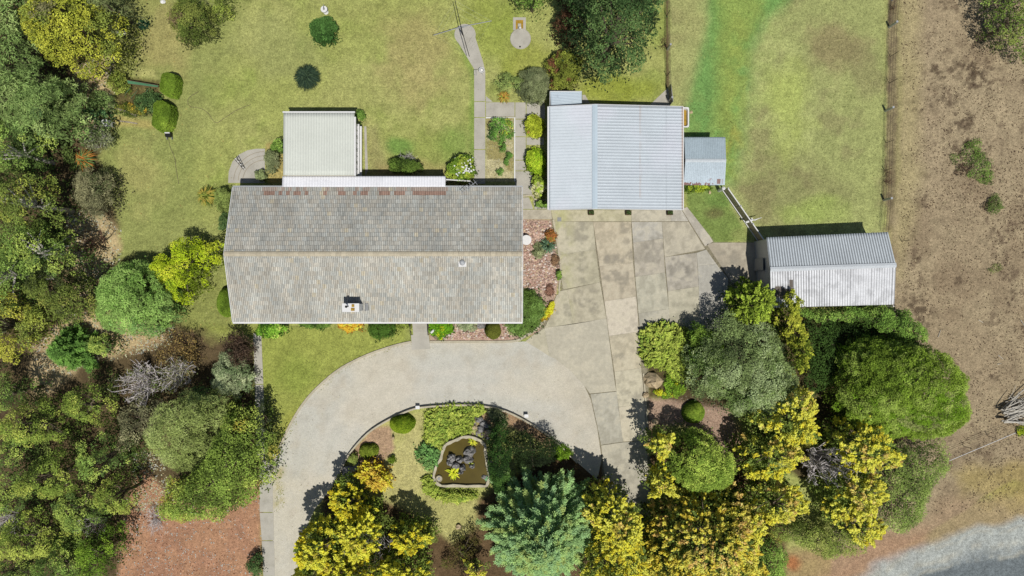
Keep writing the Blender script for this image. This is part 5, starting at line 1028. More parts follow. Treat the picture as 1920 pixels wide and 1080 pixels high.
plant('golden_conifer', 'wide dull golden conifer at the bottom edge in the middle of the row', 'tree', [(1235, 960), (1270, 935), (1320, 930), (1380, 915), (1405, 945), (1425, 1000), (1430, 1110), (1225, 1110), (1215, 1020)], 7, 1.2, 'plume', [((100, 116, 56), .6), ((190, 170, 62), 2), ((198, 180, 76), 2), ((194, 162, 92), 1.1), ((154, 144, 68), .8)], rc=.22, leaf=.12, dens=66, gap=.32, group=GS, jz=.9, sp=1.05)
plant('golden_conifer', 'golden conifer at the bottom edge squeezed against the tree beside the orange patch', 'tree', E(1395, 985, 34, 46, rough=.2), 6, 1.2, 'plume', GOLD, rc=.25, leaf=.12, dens=50, gap=.2, group=GS)
conifer('blue_green_conifer', 'big blue green conifer with radiating sprays at the bottom centre', (1022, 1052), 9.0, 4.1, BLUEG, 98, 560, 1.0)
plant('hedge', 'round dark green ball shrub on pink mulch beside the drive', 'shrub', E(1303, 775, 21, 21, rough=.03), 1.3, .1, 'clipped', CLIP, leaf=.08)
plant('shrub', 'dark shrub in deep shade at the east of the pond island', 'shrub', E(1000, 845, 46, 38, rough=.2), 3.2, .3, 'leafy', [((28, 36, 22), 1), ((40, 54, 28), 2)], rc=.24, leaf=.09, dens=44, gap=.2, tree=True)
plant('shrub', 'green shrub at the east tip of the island against the kerb', 'shrub', E(1052, 850, 18, 16, rough=.15), .9, .1, 'leafy', [((70, 96, 24), 1), ((96, 124, 34), 1)], rc=.16, leaf=.08, dens=50)

# ------------------------------------------------------------------ island planting
plant('hedge', 'large oval clipped shrub on the north-west edge of the island', 'shrub', E(753, 796, 24, 19, rough=.04), 1.2, .1, 'clipped', [((78, 98, 20), 1), ((104, 122, 30), 2)], leaf=.08)
plant('hedge', 'smaller clipped shrub west of the bare soil patch on the island', 'shrub', E(690, 847, 18, 15, rough=.08), .9, .1, 'clipped', [((78, 92, 26), 1), ((100, 112, 38), 2)], leaf=.08)
plant('shrub', 'little grey green plant against the west kerb of the island', 'shrub', E(663, 860, 9, 10, rough=.1), .5, .05, 'leafy', [((96, 108, 50), 1), ((120, 132, 66), 1)], rc=.12, leaf=.07, dens=50)
plant('shrub', 'tiny green tuft alone on the island grass', 'shrub', E(736, 861, 7, 7, rough=.12), .4, .05, 'leafy', [((84, 104, 30), 1), ((110, 126, 44), 1)], rc=.1, leaf=.06, dens=60)
plant('ground_cover', 'spreading green juniper mat north-west of the pond', 'shrub', [(797, 775), (812, 764), (850, 759), (905, 760), (912, 775), (890, 785), (884, 812), (860, 816), (838, 825), (828, 845), (815, 835), (796, 828), (795, 800)], .7, .15, 'plume', JUN, rc=.17, leaf=.08, dens=75, tree=False, jz=.2)
plant('ground_cover', 'blue green end of the juniper mat beside the pond wall', 'shrub', [(790, 832), (812, 832), (828, 848), (818, 870), (810, 884), (795, 878), (780, 860), (779, 843)], .6, .12, 'plume', [((72, 104, 58), 1), ((98, 134, 74), 2), ((112, 140, 80), 1)], rc=.2, leaf=.09, dens=70, tree=False, jz=.2)
plant('ground_cover', 'grey green low mat at the top right of the juniper', 'shrub', [(912, 764), (940, 768), (952, 785), (950, 800), (935, 800), (918, 785)], .35, .05, 'leafy', SAGE, rc=.16, leaf=.07, dens=60, tree=False)
plant('ground_cover', 'juniper mat curving under the south wall of the pond', 'shrub', [(790, 905), (797, 893), (813, 894), (822, 912), (842, 921), (895, 922), (890, 938), (850, 944), (815, 936), (796, 924)], .6, .12, 'plume', JUN, rc=.17, leaf=.08, dens=75, tree=False, jz=.2)
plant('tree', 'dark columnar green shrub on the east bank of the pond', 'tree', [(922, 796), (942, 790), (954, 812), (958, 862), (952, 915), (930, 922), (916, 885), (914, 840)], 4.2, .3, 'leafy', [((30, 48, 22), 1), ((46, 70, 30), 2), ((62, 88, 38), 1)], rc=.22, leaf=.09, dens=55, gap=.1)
GI = 'golden trees on the island'
plant('golden_shrub', 'orange gold low shrub north of the island golden trees', 'shrub', [(660, 885), (680, 865), (700, 862), (716, 875), (735, 898), (728, 912), (705, 925), (690, 915), (670, 905)], 2.2, .3, 'plume', [((150, 120, 40), 1), ((222, 180, 54), 2), ((228, 164, 66), 1)], rc=.2, leaf=.11, dens=50, gap=.2, group=GI, tree=True)
for lab, poly, zt in [
    ('upper golden tree of the island beside the dark garden rock', [(625, 905), (650, 900), (680, 925), (700, 935), (705, 965), (680, 975), (640, 965), (622, 940)], 4.6), ('golden tree at the left of the island overhanging the gravel', [(560, 1000), (575, 985), (620, 970), (650, 985), (660, 1030), (650, 1060), (600, 1065), (565, 1045)], 6.0),
    ('central golden tree of the island with upright sprays', [(640, 970), (690, 955), (710, 985), (715, 1025), (690, 1050), (650, 1040), (630, 1000)], 6.6), ('golden tree at the bottom edge of the island', [(560, 1060), (640, 1045), (700, 1045), (735, 1070), (740, 1110), (550, 1110)], 6.4),
    ('olive gold tree right of the central golden tree', [(735, 985), (760, 975), (790, 985), (812, 1005), (806, 1025), (775, 1030), (745, 1020)], 5), ('golden tree at the bottom right of the island group', [(720, 1040), (760, 1030), (800, 1050), (806, 1090), (750, 1110), (715, 1080)], 6.0)]:
    plant('golden_tree', lab, 'tree', poly, zt, 1, 'plume', [((100, 116, 50), .5), ((198, 178, 48), 2), ((203, 188, 62), 2.4), ((172, 158, 62), .8)], rc=.22, leaf=.12, dens=66, gap=.3, group=GI, jz=.9, sp=1.05)
twigs('dead_shrub', 'bare grey branches showing among the island golden trees', 'branches', 700, 1020, 46, 40, 4.5, 'twig', 99, 30)
plant('shrub', 'dull green tree between the island golden trees and the dark hollow', 'tree', E(800, 1000, 18, 26, rough=.2), 3, .4, 'leafy', OLIVE, rc=.22, leaf=.1, dens=45, gap=.2)
plant('shrub', 'dark bush on the left foot of the blue green conifer', 'shrub', E(870, 1040, 34, 44, rough=.25), 2, .2, 'leafy', [((48, 42, 28), 1), ((76, 72, 36), 1), ((88, 96, 40), .6)], rc=.22, leaf=.09, dens=24, gap=.4)
plant('golden_shrub', 'small golden shrub at the bottom edge left of the blue green conifer', 'shrub', E(888, 1068, 24, 14, rough=.2), 3.5, .8, 'plume', GOLD, rc=.2, leaf=.11, dens=50, gap=.2)

# ------------------------------------------------------------------ pond
pond = thing('garden_pond', 'murky olive garden pond with a pale stone rim on the island', 'pond', W(865, 868, 0))
rim = [(814, 906), (811, 895), (815, 876), (824, 860), (829, 840), (838, 830), (852, 824), (866, 818), (880, 817), (894, 821), (906, 828), (912, 838), (914, 860), (919, 890), (916, 910), (905, 914), (860, 914), (826, 913)]
rim = smooth_line(rim + [rim[0]], 3)[:-1]; q = P(rim, .35); cxp, cyp = np.mean(q, 0); V = []; F = []; n = len(q)
for i, (x, y) in enumerate(q):
    d = math.hypot(x - cxp, y - cyp); ux, uy = (cxp - x) / d, (cyp - y) / d; wv = .21 + .04 * math.sin(i * 1.7); h = .34 + .03 * math.sin(i * 2.3)
    V += [(x, y, 0), (x, y, h), (x + ux * wv, y + uy * wv, h), (x + ux * wv, y + uy * wv, .0)]
for i in range(n):
    a, b = 4 * i, 4 * ((i + 1) % n)
    for k in range(3): F.append((a + k, b + k, b + k + 1, a + k + 1)[::-1])
build('pond_wall', V, F, M['tanrock'] if False else M['kerb'], pond)
mb = MB(); inner = [(V[4 * i + 2][0] - (cxp - V[4 * i + 2][0]) * .01, V[4 * i + 2][1] - (cyp - V[4 * i + 2][1]) * .01) for i in range(n)]
mb.add([(x, y, .12) for x, y in inner], [tuple(range(n))]); o = mb.make('water', M['water'], pond)
GR = 'dark rocks piled in the pond'
for i, (x, y, r, lab) in enumerate([(847, 858, 8, 'pale grey rock at the north-west of the pond pile'), (843, 868, 7, 'grey rock on the west side of the pond pile'), (854, 873, 8, 'rock at the south-west of the pond pile'), (862, 862, 7, 'dark rock in the middle of the pond pile'), (881, 848, 11, 'largest grey rock at the north-east of the pond pile'), (878, 862, 8, 'rock beside the little lily on the pond pile'), (868, 878, 7, 'rock at the south end of the pond pile'), (884, 874, 6, 'small rock at the east of the pond pile'), (864, 886, 4, 'lowest small rock of the pond pile')]):
    mb = MB(); p = W(x, y, .4); mb.rock((p[0], p[1], .25), (r * S, r * S * .85, .45), 100 + i, .35); tag(mb.make('pond_rock', M['rock']), lab, 'rock', GR)
for i, (x, y, r, c, lab) in enumerate([(898, 787, 7, 'rock', 'grey rock at the top of the rockery above the pond'), (905, 795, 6, 'rock', 'second grey rock in the rockery above the pond'), (889, 802, 5, 'tanrock', 'white rock in the rockery above the pond'), (901, 806, 7, 'rock', 'flat grey rock nearest the pond rim'), (915, 812, 6, 'tanrock', 'tan rock at the right of the rockery above the pond'), (912, 800, 5, 'rock', 'small grey rock at the right of the rockery'),
                                       (658, 888, 18, 'rock', 'large dark blue grey rock at the west tip of the island'), (668, 879, 9, 'rock', 'smaller dark rock touching the large rock at the west tip'), (1227, 714, 16, 'tanrock', 'tan boulder beside the concrete drive'), (1212, 742, 6, 'tanrock', 'pale rock at the corner of the pink mulch bed'), (859, 990, 5, 'tanrock', 'pale pointed stone on the island in shade'), (1229, 792, 6, 'tanrock', 'pale flat stone at the shadow edge on pink mulch'), (902, 611, 7, 'rock', 'slate grey rock under the south eave'), (908, 896, 5, 'rock', 'grey rock on the south-east corner of the pond rim')]):
    mb = MB(); p = W(x, y, .4); mb.rock((p[0], p[1], .1), (r * S * 1.1, r * S * .95, min(.8, r * S * 1.3)), 150 + i, .22); tag(mb.make('boulder', M[c]), lab, 'rock')
spiky('water_plant', 'large lime leaved plant in the south-west of the pond', 'plant', 850, 886, 16, .6, [((150, 166, 40), 1), ((190, 196, 60), 1)], 12, 46, .12)
spiky('water_plant', 'smaller yellow green plant at the north rim of the pond', 'plant', 886, 828, 11, .5, [((140, 150, 50), 1), ((176, 176, 60), 1)], 13, 30, .10)
spiky('water_plant', 'little pale lily growing on the pond rocks', 'plant', 883, 868, 6, .6, [((150, 160, 70), 1)], 14, 20, .08)
spiky('water_plant', 'pale blue green leaf tuft at the south-east pond rim', 'plant', 914, 898, 7, .5, [((120, 160, 120), 1)], 15, 24, .08)
mb = MB(); p = W(823, 898, .3); mb.lathe((p[0], p[1], .1), [(.24, 0), (.25, .16), (.21, .2), (.19, .14)], 22); f = mb.make('float', M['kerb']); tag(f, 'round pale planter ring floating in the south-west corner of the pond', 'planter')
mb = MB(); mb.lathe((p[0], p[1], .22), [(.12, 0), (.12, .03), (.08, .04)], 16); mb.make('grate', M['grey'], f)

# ------------------------------------------------------------------ yard objects
# rotary clothesline
cl = thing('rotary_clothesline', 'four armed rotary clothes hoist on a round concrete pad', 'clothesline', W(868, 66, 0)); b0 = W(868, 66, 0)
top = W(864, 49, 2.05); mb = MB(); mb.tube(b0, top, .045, .04, 8); mb.make('post', M['black'], cl)
for (x, y, m) in ((813, 66, 'galv'), (922, 39, 'galv'), (853, 0, 'black'), (880, 106, 'black')):
    e = W(x, y, 1.95); mb = MB(); mb.tube((top[0], top[1], 1.9), e, .03, .022, 6); mb.tube((top[0], top[1], 1.6), lerp3(top, e, .35), .014, .014, 5); mb.make('arm', M[m], cl)
ends = [W(813, 66, 1.95), W(853, 0, 1.95), W(922, 39, 1.95), W(880, 106, 1.95)]
mb = MB()
for f in (.45, .75, .98):
    for k in range(4): mb.tube(lerp3(top, ends[k], f), lerp3(top, ends[(k + 1) % 4], f), .0035, .0035, 3)
mb.make('line', M['galv'], cl)
mb = MB(); p = W(903, 131, .45); mb.lathe((p[0], p[1], 0), [(.15, 0), (.19, .4), (.205, .42), (.205, .45), (.17, .45), (.15, .1)], 20); b = mb.make('bucket', M['white']); tag(b, 'white round bucket standing on the path below the clothesline', 'bucket')
mb = MB(); cc = W(888, 142, 0)
mb.line([W(889, 131, .4), W(889, 140, .4), W(893, 141, .0)], .012); mb.line([W(893, 131, .4), W(893, 143, .0)], .012); mb.line([W(889, 131, .4), W(900, 130, .4), W(906, 142, .02)], .012); tag(mb.make('clothes_airer', M['galv']), 'thin folding metal clothes airer on the path beside the white bucket', 'airer')
# fountain / birdbath with round basin
bb = thing('septic_cover', 'round concrete tank lid with rectangular surround on the north lawn', 'tank lid', W(975, 68, 0))
mb = MB(); p = W(976, 73, 0); mb.lathe((p[0], p[1], 0), [(.78, 0), (.78, .05), (.74, .07), (.72, .05)], 30); mb.make('lid', M['path'], bb)
x0, y0, _ = W(962, 57, 0); x1, y1, _ = W(986, 33, 0); mb = MB()
for a in ((x0, x0 + .2, y0, y1), (x1 - .2, x1, y0, y1), (x0 + .2, x1 - .2, y1 - .2, y1)): mb.box(*a, 0, .06)
mb.make('surround', M['path'], bb)
mb = MB(); mb.box(x0 + .2, x1 - .2, y0, y1 - .2, 0, .03); mb.make('fill', M['yellow'], bb)
mb = MB(); p = W(974, 50, 0); mb.box(p[0] - .12, p[0] + .12, p[1] - .2, p[1] + .2, 0, .1); mb.make('hatch', M['path'], bb)
mb = MB(); p = W(975, 55, 0); mb.lathe((p[0], p[1], .05), [(.09, 0), (.09, .35), (.02, .42)], 12); mb.make('vent_pipe', M['white'], bb)
mb = MB(); p = W(975, 88, 0); mb.lathe((p[0], p[1], .04), [(.07, 0), (.06, .05)], 10); mb.make('plug', M['black'], bb)
# bird bath
bt = thing('bird_bath', 'white round bird bath with a dark figure near the top edge', 'bird bath', W(608, 19, 0)); p = W(608, 18, .5)
mb = MB(); mb.lathe((p[0], p[1], 0), [(.18, 0), (.08, .1), (.07, .4), (.23, .5), (.25, .58), (.21, .55)], 20); mb.make('basin', M['white'], bt)
mb = MB(); mb.rock((p[0], p[1] + .02, .62), (.06, .1, .14), 5, .1); mb.tube((p[0], p[1] + .06, .7), (p[0] + .04, p[1] + .26, .92), .035, .015, 6); mb.make('figure', M['grey'], bt)
# white table and chair in the west garden
tb = thing('garden_table', 'round white garden table at the edge of the west wood', 'table', W(197, 231, 0)); p = W(196.5, 231, .7)
mb = MB(); mb.lathe((p[0], p[1], .66), [(.30, 0), (.31, .03), (.28, .045)], 22); mb.make('tabletop', M['white'], tb)
for a in (0, 2.1, 4.2): mb = MB(); mb.tube((p[0] + .05 * math.cos(a), p[1] + .05 * math.sin(a), .66), (p[0] + .22 * math.cos(a), p[1] + .22 * math.sin(a), 0), .02, .02, 6); mb.make('leg', M['white'], tb)
ct = thing('garden_chair', 'white garden chair next to the round white table', 'chair', W(207, 233, 0)); p = W(206, 233, .45)
mb = MB(); mb.box(p[0] - .2, p[0] + .2, p[1] - .2, p[1] + .2, .42, .46); mb.make('seat', M['white'], ct)
mb = MB(); mb.box(p[0] + .17, p[0] + .21, p[1] - .2, p[1] + .2, .5, .85); mb.make('backrest', M['white'], ct)
for sx in (-.18, .18):
    for sy in (-.18, .18): mb = MB(); mb.tube((p[0] + sx, p[1] + sy, .42), (p[0] + sx, p[1] + sy, 0), .018, .018, 5); mb.make('leg', M['white'], ct)
# hose cart, black and white
hc = thing('hose_reel', 'small black and white hose reel cart below the larger box hedge', 'hose reel', W(316, 253, 0)); p = W(316, 253, .3)
mb = MB(); mb.box(p[0] - .2, p[0] + .2, p[1] - .15, p[1] + .15, .1, .45); mb.make('frame', M['black'], hc)
mb = MB(); mb.tube((p[0] - .18, p[1] + .12, .5), (p[0] + .18, p[1] + .12, .5), .05, .05, 10); mb.make('reel', M['white'], hc)
for sx in (-.2, .16): mb = MB(); mb.tube((p[0] + sx, p[1] - .2, .12), (p[0] + sx + .04, p[1] - .2, .12), .12, .12, 14); mb.make('wheel', M['grey'], hc)
def hose(label, pts): mb = MB(); mb.line([W(x, y, .02) for x, y in smooth_line(pts, 5)], .016, n=4); tag(mb.make('garden_hose', M['darkwood'] if False else M['bark']), label, 'hose')
hose('thin dark hose running south over the lawn from the reel cart', [(316, 262), (320, 278), (327, 295), (331, 320), (335, 345)])
hose('thin curling hose across the lawn right of the box hedges', [(372, 172), (356, 182), (352, 192), (358, 200), (375, 203), (390, 212), (404, 230), (420, 222), (445, 206), (470, 196)])
# netted frame
nf = thing('netted_bed_frame', 'long green netted frame over the vegetable bed', 'garden frame', W(265, 158, 0))
mb = MB(); A0, A1, B0, B1 = W(238, 150, .7), W(298, 160, .7), W(240, 157, .5), W(296, 164, .5); mb.add([A0, A1, B1, B0], [(0, 1, 2, 3)]); mb.make('net', M['net'], nf)
mb = MB(); mb.tube(A0, A1, .02); mb.tube(B0, B1, .02); mb.tube(A1, B1, .02)
for t in (0, .5, 1): p = lerp3(A0, A1, t); mb.tube(p, (p[0], p[1], 0), .02)
mb.make('rail', M['brown'], nf)
for (x, y) in ((240, 170), (252, 176), (274, 172), (276, 186)):
    pts = [W(x + 3 * math.cos(a) * 2, y + 12 * (a / 3.14 - .5) * 1.6, .1 + .55 * math.sin(a)) for a in np.linspace(0, 3.14, 9)]; mb = MB(); mb.line(pts, .015); mb.make('hoop', M['net'], nf)
# a-frame sculpture on terrace
af = thing('folding_ladder', 'small white and black folding ladder on the terrace edge', 'ladder', W(450, 306, 0)); mb = MB()
p = [W(438, 296, .9), W(442, 295, .9), W(457, 318, 0), W(460, 316, 0), W(447, 312, 0), W(450, 300, 0)]
for a, b in ((0, 2), (1, 3)): mb.tube(p[a], p[b], .025, .025, 5)
mb.make('frame', M['black'], af); mb = MB()
for t in (.1, .35, .6, .85, 1.0): mb.tube(lerp3(p[0], p[2], t), lerp3(p[1], p[3], t), .03, .03, 5)
mb.make('rung', M['white'], af)
# small white things
for (lab, x, y, a, b) in (('crumpled white plastic sheet on the lawn beside the golden olive tree', 227, 61, .34, .16), ('small white stone block at the top edge of the lawn', 305, 3, .2, .14), ('pale pink stone block beside the fence line near the bath', 1296, 210, .14, .12), ('pale stone beside the weeds south of the garden shed', 1331, 361, .1, .12)):
    mb = MB(); p = W(x, y, .1); mb.rock((p[0], p[1], .05), (a, b, .09), int(x), .35); tag(mb.make('stone', M['white'] if 'white' in lab else M['tanrock']), lab, 'stone' if 'sheet' not in lab else 'plastic sheet')
# water tank table in rock bed
wt_ = thing('round_garden_table', 'round white table with grey glass top on the rock bed beside the house', 'table', W(987, 450, 0)); p = W(987, 450, .6)
mb = MB(); mb.lathe((p[0], p[1], .58), [(.24, 0), (.37, .0), (.37, .05), (.24, .05)], 26); mb.make('rim', M['white'], wt_)
mb = MB(); mb.lathe((p[0], p[1], .60), [(.235, 0), (.235, .02)], 22); mb.make('glass_top', M['grey'], wt_)
mb = MB(); mb.lathe((p[0], p[1], 0), [(.2, 0), (.06, .05), (.06, .5), (.2, .58)], 14); mb.make('pedestal', M['white'], wt_)
# outdoor spa-like bath behind garage
bh = thing('bathtub', 'old white bathtub with ochre inside against the east wall of the garage', 'bathtub', W(1285, 220, 0)); x0, y1, _ = W(1262, 201, .5); x1, y0, _ = W(1292, 239, .5); mb = MB()
def rr(x0, x1, y0, y1, r, n=5):
    out = []
    for (cx, cy, a0) in ((x1 - r, y1 - r, 0), (x0 + r, y1 - r, 90), (x0 + r, y0 + r, 180), (x1 - r, y0 + r, 270)):
        for k in range(n): a = R(a0 + 90 * k / (n - 1)); out.append((cx + r * math.cos(a), cy + r * math.sin(a)))
    return out
x0 = x1 - .72; loops = [(rr(x0 + .08, x1 - .08, y0 + .08, y1 - .08, .12), 0.0), (rr(x0, x1, y0, y1, .12), .52), (rr(x0 + .10, x1 - .10, y0 + .10, y1 - .10, .12), .52), (rr(x0 + .16, x1 - .16, y0 + .16, y1 - .16, .1), .16)]
V = [(x, y, z) for l, z in loops for x, y in l]; n = 20; F = [(i * n + k, i * n + (k + 1) % n, (i + 1) * n + (k + 1) % n, (i + 1) * n + k) for i in range(3) for k in range(n)] + [tuple(range(3 * n, 4 * n))]
build('tub', V, F, M['white'], bh); mb = MB(); mb.prism(rr(x0 + .15, x1 - .15, y0 + .15, y1 - .15, .1), .165, .26); mb.make('contents', M['yellow'], bh)
# planters in front of the garage
for lab, x in (('planter box at the left pier of the garage front', 1109), ('planter box at the middle of the garage front', 1179), ('planter box at the right of the garage front', 1257)):
    t = thing('planter_box', lab, 'planter', W(x, 399, 0), 'planter boxes along the garage front'); p = W(x, 398.5, .4); mb = MB()
    mb.box(p[0] - .2, p[0] + .2, p[1] - .16, p[1] + .16, .03, .36); mb.make('box', M['darkwood'], t); r = np.random.default_rng(x); n = 120; C = np.stack([p[0] + r.uniform(-.18, .18, n), p[1] + r.uniform(-.14, .14, n), r.uniform(.36, .5, n)], 1)
    leaf_mesh('plant', C, r.normal(size=(n, 3)), unit(r.normal(size=(n, 3)) + [0, 0, 1]), np.full(n, .09), np.full(n, .05), pick(DARK, r.random(n)), t)
# low lights
for lab, x, y in (('square white bollard light on the north edge of the island', 783, 764), ('square white bollard light on the east edge of the island', 987, 780), ('white bollard light lying near the driveway entrance kerb', 517, 854)):
    t = thing('bollard_light', lab, 'garden light', W(x, y, 0), 'low white garden lights around the loop drive'); p = W(x, y, .4); mb = MB(); mb.box(p[0] - .05, p[0] + .05, p[1] - .05, p[1] + .05, 0, .32); mb.make('post', M['grey'], t)
    mb = MB(); wx, wy = (.15, .12) if x != 517 else (.26, .08); mb.box(p[0] - wx, p[0] + wx, p[1] - wy, p[1] + wy, .32, .44); mb.make('lamp_head', M['white'], t)
mb = MB(); mb.tube(W(808, 624, .55), W(820, 613, .6), .09, .08, 10); mb.tube(W(819, 614, .6), W(823, 610, .62), .14, .10, 8); o = mb.make('garden_statue', M['white']); tag(o, 'pale column shaped ornament lying across the bright green clump', 'ornament')
mb = MB(); p = W(737, 822, .3); mb.rock((p[0], p[1], .2), (.1, .13, .2), 3, .1); mb.rock((p[0] + .02, p[1] + .1, .42), (.06, .07, .07), 4, .05); tag(mb.make('garden_statue', M['tanrock']), 'small pale animal statue on the bare soil patch', 'statue')

# ------------------------------------------------------------------ fences
def wire_fence(name, label, line, posts, ph, mat_p, wires=(.35, .7, 1.05), pr=.05, star=()):
    t = thing(name, label, 'fence', W(*line[0], 0))
    for (x, y) in posts:
        b = W(x, y, 0); mb = MB(); mb.tube(b, (b[0], b[1], ph), pr, pr * .95, 8); mb.make('post', mat_p, t)
    for (x, y) in star: b = W(x, y, 0); mb = MB(); mb.tube(b, (b[0], b[1], ph), .022, .022, 4); mb.make('steel_post', M['black'], t)
    mb = MB()
    for h in wires:
        for a, b in zip(line[:-1], line[1:]): A_ = W(*a, 0); B_ = W(*b, 0); mb.tube((A_[0], A_[1], h), (B_[0], B_[1], h), .012, .012, 3)
    mb.make('wire', M['bark'], t); return t
wire_fence('wire_fence', 'post and wire fence between green paddock and dry paddock', [(1680, -60), (1668, 51), (1661, 208), (1657, 374), (1652, 436)], [(1672, 0), (1667, 51), (1660, 208), (1657, 375)], 1.15, M['galv'], pr=.09, star=[(1669, 106), (1667, 156), (1661, 268), (1658, 320), (1690, 452)])
wire_fence('wire_fence', 'wire fence running north from the back of the garage', [(1250, -60), (1250, 95), (1252, 165), (1253, 196)], [(1251, 93), (1254, 190)], 1.2, M['galv'], pr=.08, wires=(.3, .6, .9, 1.15), star=[(1250, 30), (1250, 143)])
mb = MB(); a = W(1252, 165, 0); b = W(1256, 197, 0); mb.bar((a[0], a[1], .1), (b[0], b[1], .1), .04, 1.0); tag(mb.make('gate', M['grey']), 'short grey gate closing the gap behind the garage', 'gate')
twigs('dead_vine', 'dry brown vine curled against the fence beside the largest tree', 'vine', 1244, 80, 8, 14, .8, 'brown', 105, 14, r0=.012)
for i, (x, y, lab) in enumerate([(1664, 322, 'dry brown weed clump at the foot of the paddock fence midway down'), (1676, 16, 'dry brown weed at the top of the paddock fence'), (1664, 340, 'sparse grey weed below the brown clump on the paddock fence')]): twigs('dead_shrub', lab, 'shrub', x, y, 10, 14, .4, 'brown', 110 + i, 14, r0=.01)
wire_fence('wire_fence', 'low wire fence at the bottom right below the branch pile', [(1745, 862), (1806, 836), (1851, 817), (1960, 775)], [], 1.05, M['bark'], star=[(1806, 836), (1851, 817), (1900, 798)])
mb = MB(); mb.tube(W(1780, 864, .02), W(1908, 810, .02), .02, .02, 4); tag(mb.make('fence_rail', M['white']), 'thin pale rail lying on the ground along the bottom right fence', 'rail')
pf = thing('paling_fence', 'grey paling fence with white top rail between the two sheds', 'fence', W(1385, 390, 0))
A_ = W(1355, 357, 0); B_ = W(1424, 456, 0); mb = MB(); nP = 46
for k in range(nP): p = lerp3(A_, B_, k / nP); q2 = lerp3(A_, B_, (k + .86) / nP); mb.bar((p[0], p[1], .05), (q2[0], q2[1], .05), .025, 1.12)
mb.make('palings', M['wood'], pf); mb = MB(); mb.bar((A_[0] + .03, A_[1], 1.175), (B_[0] + .03, B_[1], 1.175), .07, .05); mb.make('top_rail', M['white'], pf)
mb = MB(); mb.bar((A_[0] - .06, A_[1], .1), (B_[0] - .06, B_[1], .1), .05, .08); mb.make('bottom_rail', M['white'], pf)
for t in (0, .33, .66, 1): p = lerp3(A_, B_, t); mb = MB(); mb.tube((p[0] + .05, p[1], 0), (p[0] + .05, p[1], 1.3), .05, .05, 8); mb.make('post', M['galv'], pf)
mb = MB(); p = W(1357, 353, 1.2); mb.lathe((p[0], p[1], 0), [(.13, 0), (.13, 1.2), (.03, 1.28)], 14); tag(mb.make('pipe', M['white']), 'white round standpipe at the corner of the rusting garden shed', 'pipe')
tp = thing('tap_stand', 'white cross shaped tap stand beside the paling fence', 'tap', W(1402, 413, 0)); mb = MB(); a = W(1398, 417, .9); b = W(1412, 412, .9); mb.tube(a, b, .09, .07, 8); p = W(1402, 412, 0); mb.tube(p, (p[0], p[1], .95), .05, .05, 8); mb.make('post', M['white'], tp)
mb = MB(); mb.tube(W(1411, 413, .85), W(1428, 408, .75), .03, .02, 6); mb.tube(W(1414, 414, .85), W(1424, 409, .7), .02, .02, 6); mb.make('handle', M['white'], tp)
mb = MB(); mb.line([W(x, y, .03) for x, y in ((978, 368), (998, 366), (1004, 375), (1029, 375))], .09, n=4); o = mb.make('garden_wall', M['kerb']); tag(o, 'low pale step wall between the house and the garage', 'wall')
mb = MB(); a = W(838, 341, 0); b = W(884, 344, 0); mb.tube((a[0], a[1], 1.2), (b[0], b[1], 1.2), .05, .05, 8)
for t in (.05, .95): p = lerp3(a, b, t); mb.tube((p[0], p[1], 0), (p[0], p[1], 1.2), .04, .04, 6)
tag(mb.make('garden_rail', M['white']), 'white rail by the north wall of the house beside the flowering shrub', 'rail')

# branch pile
r = random.Random(4)
for i in range(46):
    big = i < 34
    y0 = r.uniform(763, 792) if big else r.uniform(742, 765); x0 = r.uniform(1876, 1896) if big else r.uniform(1885, 1900); L = r.uniform(40, 95) if big else r.uniform(18, 34)
    an = R(r.gauss(8, 16)) if big else R(r.uniform(-60, 80)); h = r.uniform(.1, .9) if big else r.uniform(.05, .3)
    a = W(x0, y0, h); b = W(x0 + L * math.cos(an), y0 - L * math.sin(an), h + r.uniform(-.2, .3)); m = lerp3(a, b, .5); m = (m[0] + r.uniform(-.1, .1), m[1] + r.uniform(-.15, .15), m[2])
    mb = MB(); rad = r.uniform(.035, .07) if big else .025; mb.line([a, m, (b[0], b[1], max(.05, b[2]))], rad, rad * .5, 6)
    if r.random() < .5: mb.tube(m, (m[0] + r.uniform(.2, .6), m[1] + r.uniform(-.4, .4), m[2] + .1), rad * .6, rad * .3, 5)
    tag(mb.make('dead_branch', M['palebark']), 'silvery dead branch lying in the cut pile at the right edge of the dry paddock', 'branch', 'branches in the cut pile')
for i, (x, y, l, an) in enumerate([(1835, 600, 10, -30), (1759, 632, 14, 70), (1872, 666, 12, -40), (1914, 600, 16, -60), (1870, 683, 8, 10)]):
    mb = MB(); a = W(x, y, .05); b = W(x + l * math.cos(R(an)), y - l * math.sin(R(an)), .05); mb.tube(a, b, .025, .012, 5)
    tag(mb.make('stick', M['palebark']), ['short pale stick in the dry paddock east of the shed', 'upright pale stick near the big rounded tree', 'slanting stick in the middle of the dry paddock', 'dark forked stick at the right edge of the dry paddock', 'tiny stick lowest in the dry paddock'][i], 'stick')

